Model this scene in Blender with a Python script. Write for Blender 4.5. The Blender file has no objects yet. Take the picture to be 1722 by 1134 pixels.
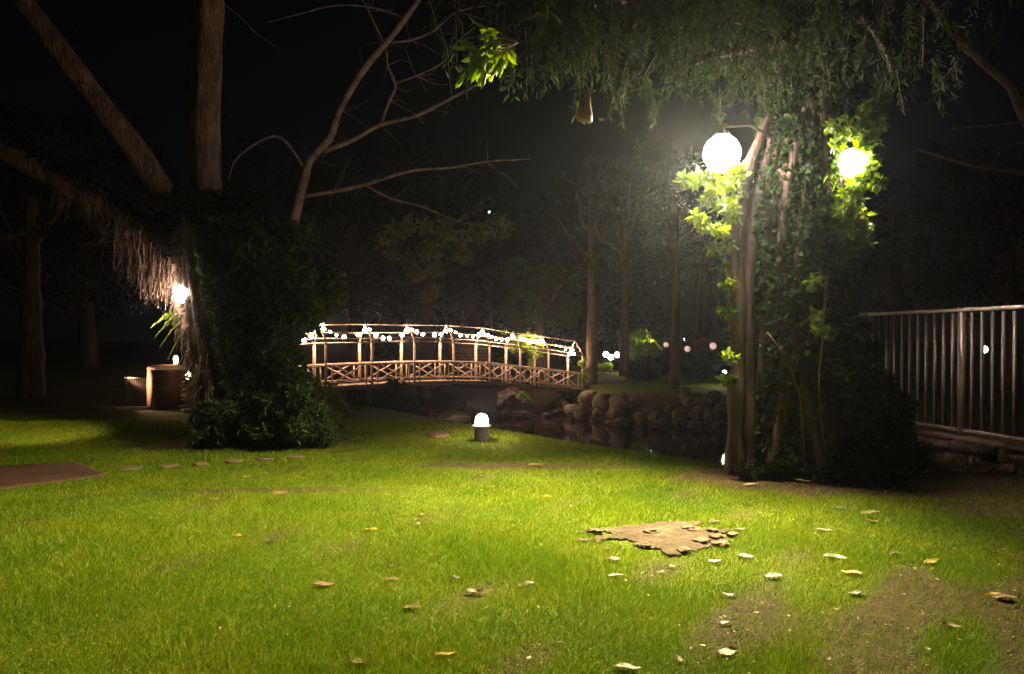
import bpy, math, random
import numpy as np
from mathutils import Vector, noise as mnoise
R = math.radians
rng = np.random.default_rng(7)
random.seed(7)
C = bpy.context.scene
COL = C.collection

# ------------------------------------------------------------------ camera
F = 1244.0                       # focal length in photograph pixels
CX, CY, CAMZ = 861.0, 570.0, 1.5
cam_d = bpy.data.cameras.new('camera'); cam = bpy.data.objects.new('camera', cam_d); COL.objects.link(cam)
cam.location = (0, 0, CAMZ); cam.rotation_euler = (R(90), 0, 0)
cam_d.sensor_width = 36; cam_d.lens = F/1722*36; cam_d.shift_y = 3/1722
cam_d.clip_start = 0.05; cam_d.clip_end = 1500
C.camera = cam
# ------------------------------------------------------------------ world: a night sky
w = bpy.data.worlds.new('World'); C.world = w; w.use_nodes = True
wn = w.node_tree.nodes; wl = w.node_tree.links
bg = wn['Background']; sky = wn.new('ShaderNodeTexSky'); sky.sky_type = 'NISHITA'; sky.sun_disc = False
sky.sun_elevation = R(20); sky.sun_rotation = R(200)
wl.new(sky.outputs[0], bg.inputs[0]); bg.inputs[1].default_value = 0.00016
C.view_settings.view_transform = 'Standard'; C.view_settings.look = 'None'
C.view_settings.exposure = 1.0; C.view_settings.gamma = 1
C.cycles.use_denoising = True
C.cycles.max_bounces = 6; C.cycles.diffuse_bounces = 2; C.cycles.glossy_bounces = 3
C.cycles.transmission_bounces = 4; C.cycles.volume_bounces = 0; C.cycles.transparent_max_bounces = 8
C.cycles.sample_clamp_indirect = 3.0
C.cycles.use_light_tree = True

# ------------------------------------------------------------------ helpers
def P(px, py, Y):
    return Vector(((px-CX)/F*Y, Y, CAMZ-(py-CY)/F*Y))
def props(o, label=None, cat=None, group=None, kind=None):
    if label: o['label'] = label
    if cat: o['category'] = cat
    if group: o['group'] = group
    if kind: o['kind'] = kind
    return o
def thing(name, label, cat, loc=(0,0,0), rz=0, group=None):
    o = bpy.data.objects.new(name, None); COL.objects.link(o)
    o.empty_display_size = .2
    o.location = loc; o.rotation_euler = (0,0,rz)
    return props(o, label, cat, group)
def local(root, pts):
    """world points -> the root's local space (roots have only location + z rotation)"""
    p = np.asarray(pts, float) - np.array(root.location)
    a = -root.rotation_euler.z
    c, s = math.cos(a), math.sin(a)
    q = p.copy(); q[:,0] = c*p[:,0]-s*p[:,1]; q[:,1] = s*p[:,0]+c*p[:,1]
    return q
class MB:
    def __init__(s): s.v = []; s.f = []; s.n = 0; s.mi = []
    def add(s, v, f, m=0):
        v = np.asarray(v, float)
        s.v.append(v); s.f.append((np.asarray(f, int)+s.n) if len(f) else np.zeros((0,4),int)); s.n += len(v); s.mi.append(m)
        return s
    def box(s, c, d, rz=0, m=0, M=None):
        x,y,z = d[0]/2,d[1]/2,d[2]/2
        v = np.array([(-x,-y,-z),(x,-y,-z),(x,y,-z),(-x,y,-z),(-x,-y,z),(x,-y,z),(x,y,z),(-x,y,z)])
        if rz:
            a,b = math.cos(rz), math.sin(rz)
            v = np.stack([a*v[:,0]-b*v[:,1], b*v[:,0]+a*v[:,1], v[:,2]],1)
        if M is not None: v = v @ M.T
        f = [(0,3,2,1),(4,5,6,7),(0,1,5,4),(1,2,6,5),(2,3,7,6),(3,0,4,7)]
        return s.add(v+np.array(c), f, m)
    def tube(s, pts, rad, seg=8, cap=True, flute=0, nz=0.0, seed=0.0):
        pts = [Vector(p) for p in pts]
        if not hasattr(rad, '__len__'): rad = [rad]*len(pts)
        n = len(pts); rings = []
        t0 = (pts[1]-pts[0]).normalized()
        up = Vector((0,0,1)) if abs(t0.z) < .9 else Vector((1,0,0))
        u = t0.cross(up).normalized()
        for i,p in enumerate(pts):
            t = (pts[min(i+1,n-1)]-pts[max(i-1,0)]).normalized()
            u = (u - t*u.dot(t)).normalized(); w_ = t.cross(u)
            ring = []
            for k in range(seg):
                a = 2*math.pi*k/seg
                r = rad[i]
                if flute: r *= 1+flute*math.sin(a*5+seed+i*.13)+flute*.6*math.sin(a*9+seed*2-i*.1)
                d = u*math.cos(a)+w_*math.sin(a)
                if nz: r *= 1+nz*mnoise.noise((p+d*rad[i])*2.3+Vector((seed,0,0)))
                ring.append(p+d*r)
            rings.append(ring)
        v = [q for r_ in rings for q in r_]
        f = []
        for i in range(n-1):
            for k in range(seg):
                a = i*seg+k; b = i*seg+(k+1)%seg
                f.append((a,b,b+seg,a+seg))
        s.add(v, f)
        if cap:
            o = s.n-len(v)
            s.v.append(np.array([pts[0],pts[-1]])); s.f.append(np.array([(o+(k+1)%seg,o+k,s.n,s.n) for k in range(seg)]+[(o+(n-1)*seg+k,o+(n-1)*seg+(k+1)%seg,s.n+1,s.n+1) for k in range(seg)])); s.n += 2; s.mi.append(0)
        return s
    def lathe(s, prof, seg=20, c=(0,0,0)):
        v = []; f = []
        for (r,z) in prof:
            for k in range(seg):
                a = 2*math.pi*k/seg; v.append((c[0]+r*math.cos(a), c[1]+r*math.sin(a), c[2]+z))
        for i in range(len(prof)-1):
            for k in range(seg):
                a=i*seg+k; b=i*seg+(k+1)%seg; f.append((a,b,b+seg,a+seg))
        return s.add(v,f)
    def build(s, name, mats, parent=None, smooth=False, world=True, extra=None):
        v = np.concatenate(s.v) if s.v else np.zeros((0,3))
        if parent is not None and world: v = local(parent, v)
        me = bpy.data.meshes.new(name)
        loops=[];starts=[];mi=[];tot=0
        for f,m in zip(s.f, s.mi):
            if len(f)==0: continue
            if f.shape[1]==4:
                tri = f[:,2]==f[:,3]
                if tri.any():
                    for row in f:
                        r_ = list(row[:3]) if row[2]==row[3] else list(row)
                        loops.append(np.array(r_)); starts.append(np.array([tot])); tot+=len(r_); mi.append(np.array([m]))
                    continue
            loops.append(f.ravel()); k=f.shape[1]
            starts.append(tot+np.arange(len(f))*k); tot += f.size; mi.append(np.full(len(f), m))
        lp = np.concatenate(loops); st = np.concatenate(starts); mi = np.concatenate(mi)
        me.vertices.add(len(v)); me.vertices.foreach_set('co', v.astype(np.float32).ravel())
        me.loops.add(len(lp)); me.loops.foreach_set('vertex_index', lp.astype(np.int32))
        me.polygons.add(len(st)); me.polygons.foreach_set('loop_start', st.astype(np.int32))
        me.polygons.foreach_set('material_index', mi.astype(np.int32))
        me.update(calc_edges=True); me.validate()
        if smooth: me.polygons.foreach_set('use_smooth', np.ones(len(me.polygons), bool))
        for m in (mats if isinstance(mats,(list,tuple)) else [mats]): me.materials.append(m)
        o = bpy.data.objects.new(name, me); COL.objects.link(o)
        if parent is not None: o.parent = parent
        return o
def leaves(c, size, aspect=.45, up=None, droop=0.0, spread=1.0, wob=.35):
    """leaf blades, each 6 vertices and 2 quads, at points c; up = main growing direction (N,3)"""
    c = np.asarray(c,float); n = len(c)
    d = rng.normal(size=(n,3))*spread
    if up is not None: d = d + up
    d[:,2] -= droop
    d /= np.linalg.norm(d,axis=1)[:,None]+1e-9
    q = rng.normal(size=(n,3)); sd = np.cross(d,q); sd /= np.linalg.norm(sd,axis=1)[:,None]+1e-9
    nn = np.cross(d,sd)
    L = size*(1+wob*rng.uniform(-1,1,n))[:,None]; W = L*aspect
    fold = (nn*W*.25)
    v = np.stack([c, c+d*L*.3+sd*W*.5+fold, c+d*L*.7+sd*W*.38+fold*.8-nn*L*.05, c+d*L-nn*L*.12, c+d*L*.7-sd*W*.38+fold*.8-nn*L*.05, c+d*L*.3-sd*W*.5+fold],1).reshape(-1,3)
    b = (np.arange(n)*6)[:,None]
    f = np.concatenate([b+np.array([[0,1,2,3]]), b+np.array([[0,3,4,5]])])
    return v, f
def blob(r, sub=3, nz=.18, sc=1.6, seed=0, squash=(1,1,1)):
    import bmesh
    bm = bmesh.new(); bmesh.ops.create_icosphere(bm, subdivisions=sub, radius=1)
    v = []; off = Vector((seed*3.7, seed*1.3, seed*7.1))
    for q in bm.verts:
        k = 1+nz*mnoise.noise(q.co*sc+off)*1.6+nz*.35*mnoise.noise(q.co*sc*3+off)+nz*.12*mnoise.noise(q.co*sc*8+off)
        v.append((q.co.x*k*r*squash[0], q.co.y*k*r*squash[1], q.co.z*k*r*squash[2]))
    f = [[x.index for x in p.verts] for p in bm.faces]
    bm.free()
    return np.array(v), np.array(f)

# ------------------------------------------------------------------ materials
def newmat(name):
    m = bpy.data.materials.new(name); m.use_nodes = True
    return m, m.node_tree.nodes, m.node_tree.links, m.node_tree.nodes['Principled BSDF']
def noisy(name, cols, scale=5, rough=.8, bump=.4, stretch=(1,1,1), detail=8, dist=.02, spec=.15, metal=0, bscale=None):
    m,n,l,b = newmat(name)
    tc = n.new('ShaderNodeTexCoord'); mp = n.new('ShaderNodeMapping'); mp.inputs['Scale'].default_value = stretch
    l.new(tc.outputs['Object'], mp.inputs[0])
    t = n.new('ShaderNodeTexNoise'); t.inputs['Scale'].default_value = scale; t.inputs['Detail'].default_value = detail; t.inputs['Roughness'].default_value=.62
    l.new(mp.outputs[0], t.inputs['Vector'])
    r = n.new('ShaderNodeValToRGB'); el = r.color_ramp.elements
    while len(el) < len(cols): el.new(.5)
    for i,c in enumerate(cols): el[i].position = .32+.36*i/max(1,len(cols)-1); el[i].color = (*c,1)
    l.new(t.outputs[0], r.inputs[0]); l.new(r.outputs[0], b.inputs['Base Color'])
    b.inputs['Roughness'].default_value = rough; b.inputs['Metallic'].default_value = metal
    b.inputs['Specular IOR Level'].default_value = spec
    if bump:
        t2 = n.new('ShaderNodeTexNoise'); t2.inputs['Scale'].default_value = bscale or scale*3; t2.inputs['Detail'].default_value = 6
        l.new(mp.outputs[0], t2.inputs['Vector'])
        bp = n.new('ShaderNodeBump'); bp.inputs['Strength'].default_value = bump; bp.inputs['Distance'].default_value = dist
        l.new(t2.outputs[0], bp.inputs['Height']); l.new(bp.outputs[0], b.inputs['Normal'])
    return m
def leafmat(name, cols, trans=.45, rough=.45, spec=.4):
    m,n,l,b = newmat(name)
    g = n.new('ShaderNodeNewGeometry'); r = n.new('ShaderNodeValToRGB'); el = r.color_ramp.elements
    while len(el) < len(cols): el.new(.5)
    for i,c in enumerate(cols): el[i].position = i/max(1,len(cols)-1); el[i].color = (*c,1)
    l.new(g.outputs['Random Per Island'], r.inputs[0]); l.new(r.outputs[0], b.inputs['Base Color'])
    b.inputs['Roughness'].default_value = rough; b.inputs['Specular IOR Level'].default_value = spec
    tr = n.new('ShaderNodeBsdfTranslucent'); mx = n.new('ShaderNodeMixShader'); mx.inputs[0].default_value = trans
    hs = n.new('ShaderNodeHueSaturation'); hs.inputs['Value'].default_value = 1.5; hs.inputs['Saturation'].default_value=1.1
    l.new(r.outputs[0], hs.inputs['Color']); l.new(hs.outputs[0], tr.inputs[0])
    l.new(b.outputs[0], mx.inputs[1]); l.new(tr.outputs[0], mx.inputs[2]); l.new(mx.outputs[0], n['Material Output'].inputs[0])
    return m
def emit(name, col, s):
    m,n,l,b = newmat(name)
    b.inputs['Base Color'].default_value = (.8,.8,.8,1)
    b.inputs['Emission Color'].default_value = (*col,1); b.inputs['Emission Strength'].default_value = s
    return m
M = {}
M['bark'] = noisy('bark', [(.045,.024,.014),(.11,.06,.036),(.20,.12,.08)], 3, .9, 1.0, (3,3,.9), dist=.06)
M['bark_grey'] = noisy('bark_grey', [(.07,.05,.035),(.18,.13,.09),(.30,.23,.17)], 4, .9, 1.0, (3.2,3.2,.9), dist=.07)
M['bark_dark'] = noisy('bark_dark', [(.03,.02,.014),(.08,.05,.035),(.12,.08,.055)], 3, .9, .8, (4,4,.7), dist=.04)
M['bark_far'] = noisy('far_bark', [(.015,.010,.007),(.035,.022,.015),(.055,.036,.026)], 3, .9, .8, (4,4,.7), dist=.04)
M['branch'] = noisy('branch_bark', [(.10,.06,.04),(.20,.13,.09),(.28,.19,.14)], 6, .85, .5, dist=.01)
M['root'] = noisy('dry_root', [(.16,.09,.06),(.28,.17,.12),(.36,.24,.18)], 6, .9, .2, dist=.01)
M['wood'] = noisy('bridge_log_wood', [(.28,.185,.13),(.40,.275,.20),(.50,.36,.27)], 4, .75, .6, (1,1,1), dist=.01)
M['plank'] = noisy('bridge_plank', [(.16,.11,.07),(.26,.18,.12),(.34,.25,.18)], 4, .8, .5, dist=.01)
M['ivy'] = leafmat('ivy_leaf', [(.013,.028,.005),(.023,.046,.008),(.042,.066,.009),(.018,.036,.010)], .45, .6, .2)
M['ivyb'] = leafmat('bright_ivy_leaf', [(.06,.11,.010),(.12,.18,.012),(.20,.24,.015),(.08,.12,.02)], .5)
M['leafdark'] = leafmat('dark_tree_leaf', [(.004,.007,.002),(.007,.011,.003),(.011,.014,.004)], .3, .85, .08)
M['leafolive'] = leafmat('olive_tree_leaf', [(.05,.06,.015),(.09,.09,.02),(.12,.10,.03)], .3)
M['spray'] = leafmat('drooping_leaflet', [(.016,.027,.006),(.028,.041,.010),(.040,.042,.013),(.018,.034,.011)], .35, .75, .12)
M['stone'] = noisy('boulder_stone', [(.09,.065,.042),(.17,.125,.085),(.28,.21,.15)], 2.5, .8, .6, dist=.04)
M['stone_red'] = noisy('red_boulder', [(.09,.045,.028),(.17,.085,.05),(.24,.15,.095)], 3, .8, .7, dist=.04)
M['stone_dark'] = noisy('dark_boulder', [(.035,.026,.02),(.08,.06,.045),(.13,.10,.075)], 3, .75, .6, dist=.04)
M['metal'] = noisy('fence_metal', [(.13,.10,.085),(.20,.16,.14),(.26,.22,.19)], 3, .45, .15, dist=.003, metal=.35, spec=.5)
M['iron'] = noisy('dark_iron', [(.04,.035,.03),(.08,.065,.055)], 8, .5, .2, dist=.002, metal=.6)
M['concrete'] = noisy('concrete', [(.22,.18,.15),(.32,.27,.23),(.40,.34,.29)], 8, .85, .4, dist=.006)
M['cap'] = noisy('plaster_cap', [(.40,.32,.26),(.55,.46,.38)], 8, .8, .3, dist=.004)
M['slab'] = noisy('brown_slab', [(.03,.012,.006),(.045,.02,.011),(.06,.028,.017)], 2.5, .75, .3, dist=.004)
M['step'] = noisy('stepping_stone', [(.04,.024,.013),(.08,.048,.03),(.13,.085,.058)], 6, .85, .5, dist=.01)
M['soil'] = noisy('bare_soil', [(.022,.012,.008),(.05,.028,.019),(.085,.054,.038)], 3.0, .95, .9, dist=.02, bscale=22)
M['wallstone'] = noisy('wall_stone', [(.02,.014,.010),(.06,.04,.028),(.12,.08,.056)], 6, .85, .8, dist=.02)
M['pod'] = leafmat('dried_pod', [(.22,.12,.07),(.30,.18,.11)], .35, .4, .6)
M['dead_tan'] = leafmat('fallen_leaf_tan', [(.17,.10,.065),(.23,.15,.095)], .15, .55)
M['dead_pale'] = leafmat('fallen_leaf_pale', [(.21,.155,.115),(.27,.21,.16)], .15, .5)
M['dead_brown'] = leafmat('fallen_leaf_brown', [(.11,.055,.028),(.17,.09,.045)], .1, .6)
M['dead_yellow'] = leafmat('fallen_leaf_yellow', [(.30,.18,.015),(.36,.24,.025)], .2, .5)
M['dead_dark'] = leafmat('fallen_leaf_dark', [(.05,.035,.02),(.08,.05,.03)], .1, .5)

# brick
def brickmat():
    m,n,l,b = newmat('brick')
    tc = n.new('ShaderNodeTexCoord'); t = n.new('ShaderNodeTexBrick'); mp = n.new('ShaderNodeMapping')
    sx = n.new('ShaderNodeSeparateXYZ'); cb = n.new('ShaderNodeCombineXYZ'); ad = n.new('ShaderNodeMath'); ad.operation='ADD'
    l.new(tc.outputs['Object'], sx.inputs[0]); l.new(sx.outputs[0], ad.inputs[0]); l.new(sx.outputs[1], ad.inputs[1])
    l.new(ad.outputs[0], cb.inputs[0]); l.new(sx.outputs[2], cb.inputs[1]); l.new(cb.outputs[0], t.inputs['Vector'])
    t.inputs['Scale'].default_value = 1; t.inputs['Brick Width'].default_value=.21; t.inputs['Row Height'].default_value=.075
    t.inputs['Mortar Size'].default_value=.008
    t.inputs['Color1'].default_value=(.22,.065,.026,1); t.inputs['Color2'].default_value=(.30,.10,.042,1); t.inputs['Mortar'].default_value=(.30,.2,.14,1)
    ns = n.new('ShaderNodeTexNoise'); ns.inputs['Scale'].default_value=5; ns.inputs['Detail'].default_value=6
    mx = n.new('ShaderNodeMix'); mx.data_type='RGBA'; mx.blend_type='MULTIPLY'; mx.inputs[0].default_value=.7
    l.new(t.outputs[0], mx.inputs[6]); l.new(ns.outputs[1], mx.inputs[7]); 
    l.new(mx.outputs[2], b.inputs['Base Color']); b.inputs['Roughness'].default_value=.85
    bp = n.new('ShaderNodeBump'); bp.inputs['Distance'].default_value=.01; bp.invert=True
    l.new(t.outputs[1], bp.inputs['Height']); l.new(bp.outputs[0], b.inputs['Normal'])
    return m
M['brick'] = brickmat()
def glassmat():
    m,n,l,b = newmat('clear_dome_glass')
    g = n.new('ShaderNodeBsdfTransparent'); gl = n.new('ShaderNodeBsdfGlossy'); gl.inputs['Roughness'].default_value=.05
    mx = n.new('ShaderNodeMixShader'); mx.inputs[0].default_value=.1
    g.inputs[0].default_value=(.95,.95,.95,1)
    l.new(g.outputs[0],mx.inputs[1]); l.new(gl.outputs[0],mx.inputs[2]); l.new(mx.outputs[0], n['Material Output'].inputs[0])
    return m
M['glass'] = glassmat()

# ------------------------------------------------------------------ terrain
WATER = -2.5
CL = np.array([(60,-46),(8,22),(2,30),(-3,36),(-8,46),(-12,60),(-14,90),(-14,160)],float)
def river(x, y):
    """signed distance to the river's middle line (negative on the camera's side)"""
    x = np.asarray(x,float); y = np.asarray(y,float)
    best = np.full(x.shape, 1e9); sg = np.ones(x.shape)
    for a,b in zip(CL[:-1], CL[1:]):
        d = b-a; L2 = d@d
        t = np.clip(((x-a[0])*d[0]+(y-a[1])*d[1])/L2, 0, 1)
        dx = x-(a[0]+t*d[0]); dy = y-(a[1]+t*d[1]); dd = np.hypot(dx,dy)
        s = np.sign(d[0]*dy-d[1]*dx); s = -s     # right of travel = far side
        m = dd < best; best = np.where(m, dd, best); sg = np.where(m, s, sg)
    return best*sg
def sstep(a,b,x):
    t = np.clip((x-a)/(b-a),0,1); return t*t*(3-2*t)
def wave(x,y):
    return (np.sin(x*.9+y*.37)*.5+np.sin(x*.31-y*.83+1.3)*.5+np.sin(x*2.1+1.7*y)*.2)
def terrain(x, y):
    x = np.asarray(x,float); y = np.asarray(y,float)
    d = river(x,y)+.5*np.sin(x*.5)*np.cos(y*.4)*sstep(12,20,y)
    near = WATER-.9+(.9-WATER)*sstep(4.6, 13.3, -d) 
    near = np.where(-d > 5.5, np.maximum(near, WATER+.05+(-WATER-.05)*sstep(5.5,12.9,-d)), near)
    far = WATER-.9+sstep(4.2,6.0,d)*.95+sstep(5.6,8.8,d)*1.35+sstep(9,90,d)*1.3
    z = np.where(d<0, near, far)
    lift = sstep(3.6,5.0,x)*(1-sstep(13,18,y))
    z = z*(1-lift)+lift*(-.12*sstep(8,11,y))
    z = z + .025*wave(x,y)*sstep(0,3,np.abs(d)-8) + .05*wave(x*.4,y*.4)*sstep(14,30,y)
    return z
def tz(x,y): return float(terrain(np.array([x]),np.array([y]))[0])
def hit(px, py, surf=None):
    """where the sight line through a photograph pixel meets the ground or the water"""
    ys = np.concatenate([np.arange(2.5,20,.02), np.arange(20,140,.05)])
    x = (px-CX)/F*ys; z = CAMZ-(py-CY)/F*ys
    g = np.maximum(terrain(x,ys), WATER)
    k = np.argmax(z <= g)
    if not (z<=g).any(): k = len(ys)-1
    return Vector((float(x[k]), float(ys[k]), float(g[k])))

def soil_mask(x,y):
    """1 where the ground is bare"""
    x = np.asarray(x,float); y = np.asarray(y,float)
    n1 = np.sin(x*3.1+np.sin(y*2.3)*1.3)*np.cos(y*3.7+x)*.5+.5*np.sin(x*7.7-y*5.1)
    m = 1-sstep(.85,1.25,np.hypot((x-3.5)*.62,(y-7.95)*1.1)+.13*n1)              # round the right tree
    m = np.maximum(m, 1-sstep(.8,1.5,np.hypot((x+3.75)*.75,(y-10.9))+.15*n1))     # round the left tree
    m = np.maximum(m, .92*sstep(.0,.7,n1*.75+(1-sstep(.6,2.3,np.hypot((x-2.7)*.85,(y-3.2)*.9)))-.2)) # bottom right
    m = np.maximum(m, .8*(1-sstep(.5,.9,np.hypot((x-4.7)*.55,(y-6.6)*2.0)+.2*n1)))
    m = np.maximum(m, .95*(1-sstep(.35,.75,np.hypot((x-.3)*.4,(y-8.7)*2.0)+.15*n1)))
    m = np.maximum(m, .9*(1-sstep(.25,.6,np.hypot((x+2.3)*.35,(y-7.2)*2.5)+.15*n1)))
    d = river(x,y)
    m = np.maximum(m, sstep(-12.7,-11.2,d)*np.where(d<8,1,0))
    return np.clip(m,0,1)

xs = np.concatenate([np.linspace(-400,-40,14)[:-1], np.linspace(-40,-12,50)[:-1], np.linspace(-12,12,260)[:-1], np.linspace(12,40,50)[:-1], np.linspace(40,400,14)])
ys = np.concatenate([np.linspace(-40,1,12)[:-1], np.linspace(1,16,190)[:-1], np.linspace(16,60,150)[:-1], np.linspace(60,500,30)])
XX,YY = np.meshgrid(xs,ys); ZZ = terrain(XX,YY)
nx,ny = len(xs),len(ys)
idx = np.arange(nx*ny).reshape(ny,nx)
fq = np.stack([idx[:-1,:-1].ravel(), idx[:-1,1:].ravel(), idx[1:,1:].ravel(), idx[1:,:-1].ravel()],1)
gm,n,l,b = newmat('lawn_and_soil')
att = n.new('ShaderNodeAttribute'); att.attribute_name='bare'
tc = n.new('ShaderNodeTexCoord')
def nz_(sc, det=6, src=tc.outputs['Object']):
    t = n.new('ShaderNodeTexNoise'); t.inputs['Scale'].default_value=sc; t.inputs['Detail'].default_value=det; l.new(src,t.inputs['Vector']); return t
t1=nz_(.9); t2=nz_(14); t3=nz_(60,3)
r1=n.new('ShaderNodeValToRGB'); r1.color_ramp.elements[0].position=.3; r1.color_ramp.elements[0].color=(.06,.09,.003,1); r1.color_ramp.elements[1].position=.7; r1.color_ramp.elements[1].color=(.14,.16,.003,1)
l.new(t1.outputs[0], r1.inputs[0])
r2=n.new('ShaderNodeValToRGB'); r2.color_ramp.elements[0].position=.3; r2.color_ramp.elements[0].color=(.02,.011,.005,1); r2.color_ramp.elements[1].position=.75; r2.color_ramp.elements[1].color=(.065,.036,.018,1)
l.new(t2.outputs[0], r2.inputs[0])
r3=n.new('ShaderNodeValToRGB'); r3.color_ramp.elements[0].position=.35; r3.color_ramp.elements[0].color=(.35,.35,.3,1); r3.color_ramp.elements[1].position=.7; r3.color_ramp.elements[1].color=(1,1,1,1)
l.new(t3.outputs[0], r3.inputs[0])
mm=n.new('ShaderNodeMix'); mm.data_type='RGBA'; mm.blend_type='MULTIPLY'; mm.inputs[0].default_value=1
l.new(r1.outputs[0],mm.inputs[6]); l.new(r3.outputs[0],mm.inputs[7])
mx=n.new('ShaderNodeMix'); mx.data_type='RGBA'; l.new(att.outputs['Fac'],mx.inputs[0]); l.new(mm.outputs[2],mx.inputs[6]); l.new(r2.outputs[0],mx.inputs[7])
l.new(mx.outputs[2], b.inputs['Base Color']); b.inputs['Roughness'].default_value=.95; b.inputs['Specular IOR Level'].default_value=.1
bp=n.new('ShaderNodeBump'); bp.inputs['Strength'].default_value=.8; bp.inputs['Distance'].default_value=.03; l.new(t3.outputs[0],bp.inputs['Height']); l.new(bp.outputs[0],b.inputs['Normal'])
g = MB().add(np.stack([XX.ravel(),YY.ravel(),ZZ.ravel()],1), fq).build('ground', gm, None, True)
a_ = g.data.attributes.new('bare','FLOAT','POINT'); a_.data.foreach_set('value', soil_mask(XX.ravel(),YY.ravel()).astype(np.float32))
props(g, 'mown lawn falling away to a river bank and rising again beyond the water', None, None, 'structure')

wm,n,l,b = newmat('dark_river_water')
b.inputs['Base Color'].default_value=(.02,.014,.009,1); b.inputs['Roughness'].default_value=.06; b.inputs['IOR'].default_value=1.33
b.inputs['Specular IOR Level'].default_value=.8
tc=n.new('ShaderNodeTexCoord'); mp=n.new('ShaderNodeMapping'); mp.inputs['Scale'].default_value=(.7,1.6,1); l.new(tc.outputs['Object'],mp.inputs[0])
t=n.new('ShaderNodeTexNoise'); t.inputs['Scale'].default_value=1.2; t.inputs['Detail'].default_value=3; l.new(mp.outputs[0],t.inputs['Vector'])
bp=n.new('ShaderNodeBump'); bp.inputs['Strength'].default_value=.10; bp.inputs['Distance'].default_value=.05; l.new(t.outputs[0],bp.inputs['Height']); l.new(bp.outputs[0],b.inputs['Normal'])
wo = MB().add([(-45,5,WATER),(45,5,WATER),(45,170,WATER),(-45,170,WATER)],[(0,1,2,3)]).build('water', wm)
props(wo,'still dark river water under the footbridge',None,None,'structure')

# grass blades: stuff
def grass():
    n0 = 950000
    u = rng.uniform(0,1,n0)
    # denser near the camera
    y = 2.7*np.exp(u*np.log(13.5/2.7)); y = y
    x = rng.uniform(-.76,.76,n0)*y
    y2 = y
    keep = rng.uniform(0,1,n0) > soil_mask(x,y2)*.93
    # the bare patch and the slab stay free
    keep &= (~(inpoly(x,y2,PATCH)) | (rng.uniform(0,1,n0)<.16*(1+np.sin(x*19)*np.sin(y*23)))) & ~(inpoly(x,y2,SLAB))
    pn = np.sin(x*1.7+2*np.sin(y*.9))*np.sin(y*2.1+x*.8)
    keep &= rng.uniform(0,1,n0) < .78+.22*pn
    x=x[keep]; y=y2[keep]; m=len(x)
    z = terrain(x,y)
    h = rng.uniform(.014,.036,m)*(1+.35*np.sin(x*2.3+y)*np.cos(y*1.9))*(.8+.04*y)*(1+1.1*(rng.uniform(0,1,m)<.03)*(np.sin(x*5+y*3)>0))
    wd = rng.uniform(.0011,.0022,m)*(.6+.15*y)
    a = rng.uniform(0,2*np.pi,m); le = rng.normal(0,.55,(m,2))*h[:,None]+np.array([.25,-.1])*h[:,None]
    bx = np.cos(a)*wd; by = np.sin(a)*wd
    v = np.stack([np.stack([x-bx,y-by,z-.003],1), np.stack([x+bx,y+by,z-.003],1), np.stack([x+le[:,0],y+le[:,1],z+h],1)],1).reshape(-1,3)
    f = np.arange(m*3).reshape(-1,3)
    mt,n,l,b = newmat('grass_blade')
    gg=n.new('ShaderNodeNewGeometry'); r=n.new('ShaderNodeValToRGB'); el=r.color_ramp.elements
    el.new(.5); el.new(.85)
    for e,(p_,c_) in zip(el,[(0,(.075,.11,.002)),(.5,(.128,.180,.003)),(.88,(.18,.225,.004)),(1,(.36,.30,.06))]): e.position=p_; e.color=(*c_,1)
    l.new(gg.outputs['Random Per Island'],r.inputs[0])
    tc=n.new('ShaderNodeTexCoord'); t=n.new('ShaderNodeTexNoise'); t.inputs['Scale'].default_value=1.1; t.inputs['Detail'].default_value=5; l.new(tc.outputs['Object'],t.inputs['Vector'])
    r2=n.new('ShaderNodeValToRGB'); r2.color_ramp.elements[0].position=.35; r2.color_ramp.elements[0].color=(.62,.78,.7,1); r2.color_ramp.elements[1].position=.65; r2.color_ramp.elements[1].color=(1.0,.96,.8,1)
    l.new(t.outputs[0],r2.inputs[0])
    mx=n.new('ShaderNodeMix'); mx.data_type='RGBA'; mx.blend_type='MULTIPLY'; mx.inputs[0].default_value=1; l.new(r.outputs[0],mx.inputs[6]); l.new(r2.outputs[0],mx.inputs[7])
    l.new(mx.outputs[2],b.inputs['Base Color']); b.inputs['Roughness'].default_value=.6; b.inputs['Specular IOR Level'].default_value=.10
    tr=n.new('ShaderNodeBsdfTranslucent'); l.new(mx.outputs[2],tr.inputs[0]); ms=n.new('ShaderNodeMixShader'); ms.inputs[0].default_value=.35
    l.new(b.outputs[0],ms.inputs[1]); l.new(tr.outputs[0],ms.inputs[2]); l.new(ms.outputs[0],n['Material Output'].inputs[0])
    o = MB().add(v,f).build('grass', mt)
    props(o,'short yellow green grass of the lawn','grass',None,'stuff')
def inpoly(x,y,poly):
    c = np.zeros(x.shape,bool); j=len(poly)-1
    for i in range(len(poly)):
        xi,yi=poly[i]; xj,yj=poly[j]
        c ^= ((yi>y)!=(yj>y)) & (x < (xj-xi)*(y-yi)/(yj-yi+1e-12)+xi); j=i
    return c
def gpoly(pts): return [tuple(hit(*p))[:2] for p in pts]
PATCH = gpoly([(983,896),(1040,887),(1090,885),(1125,878),(1165,878),(1190,890),(1215,897),(1235,905),(1225,916),(1190,922),(1160,933),(1115,932),(1075,926),(1040,918),(1005,906)])
SLAB = gpoly([(-60,792),(125,781),(152,790),(180,803),(60,818),(-60,836)])
grass()
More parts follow.
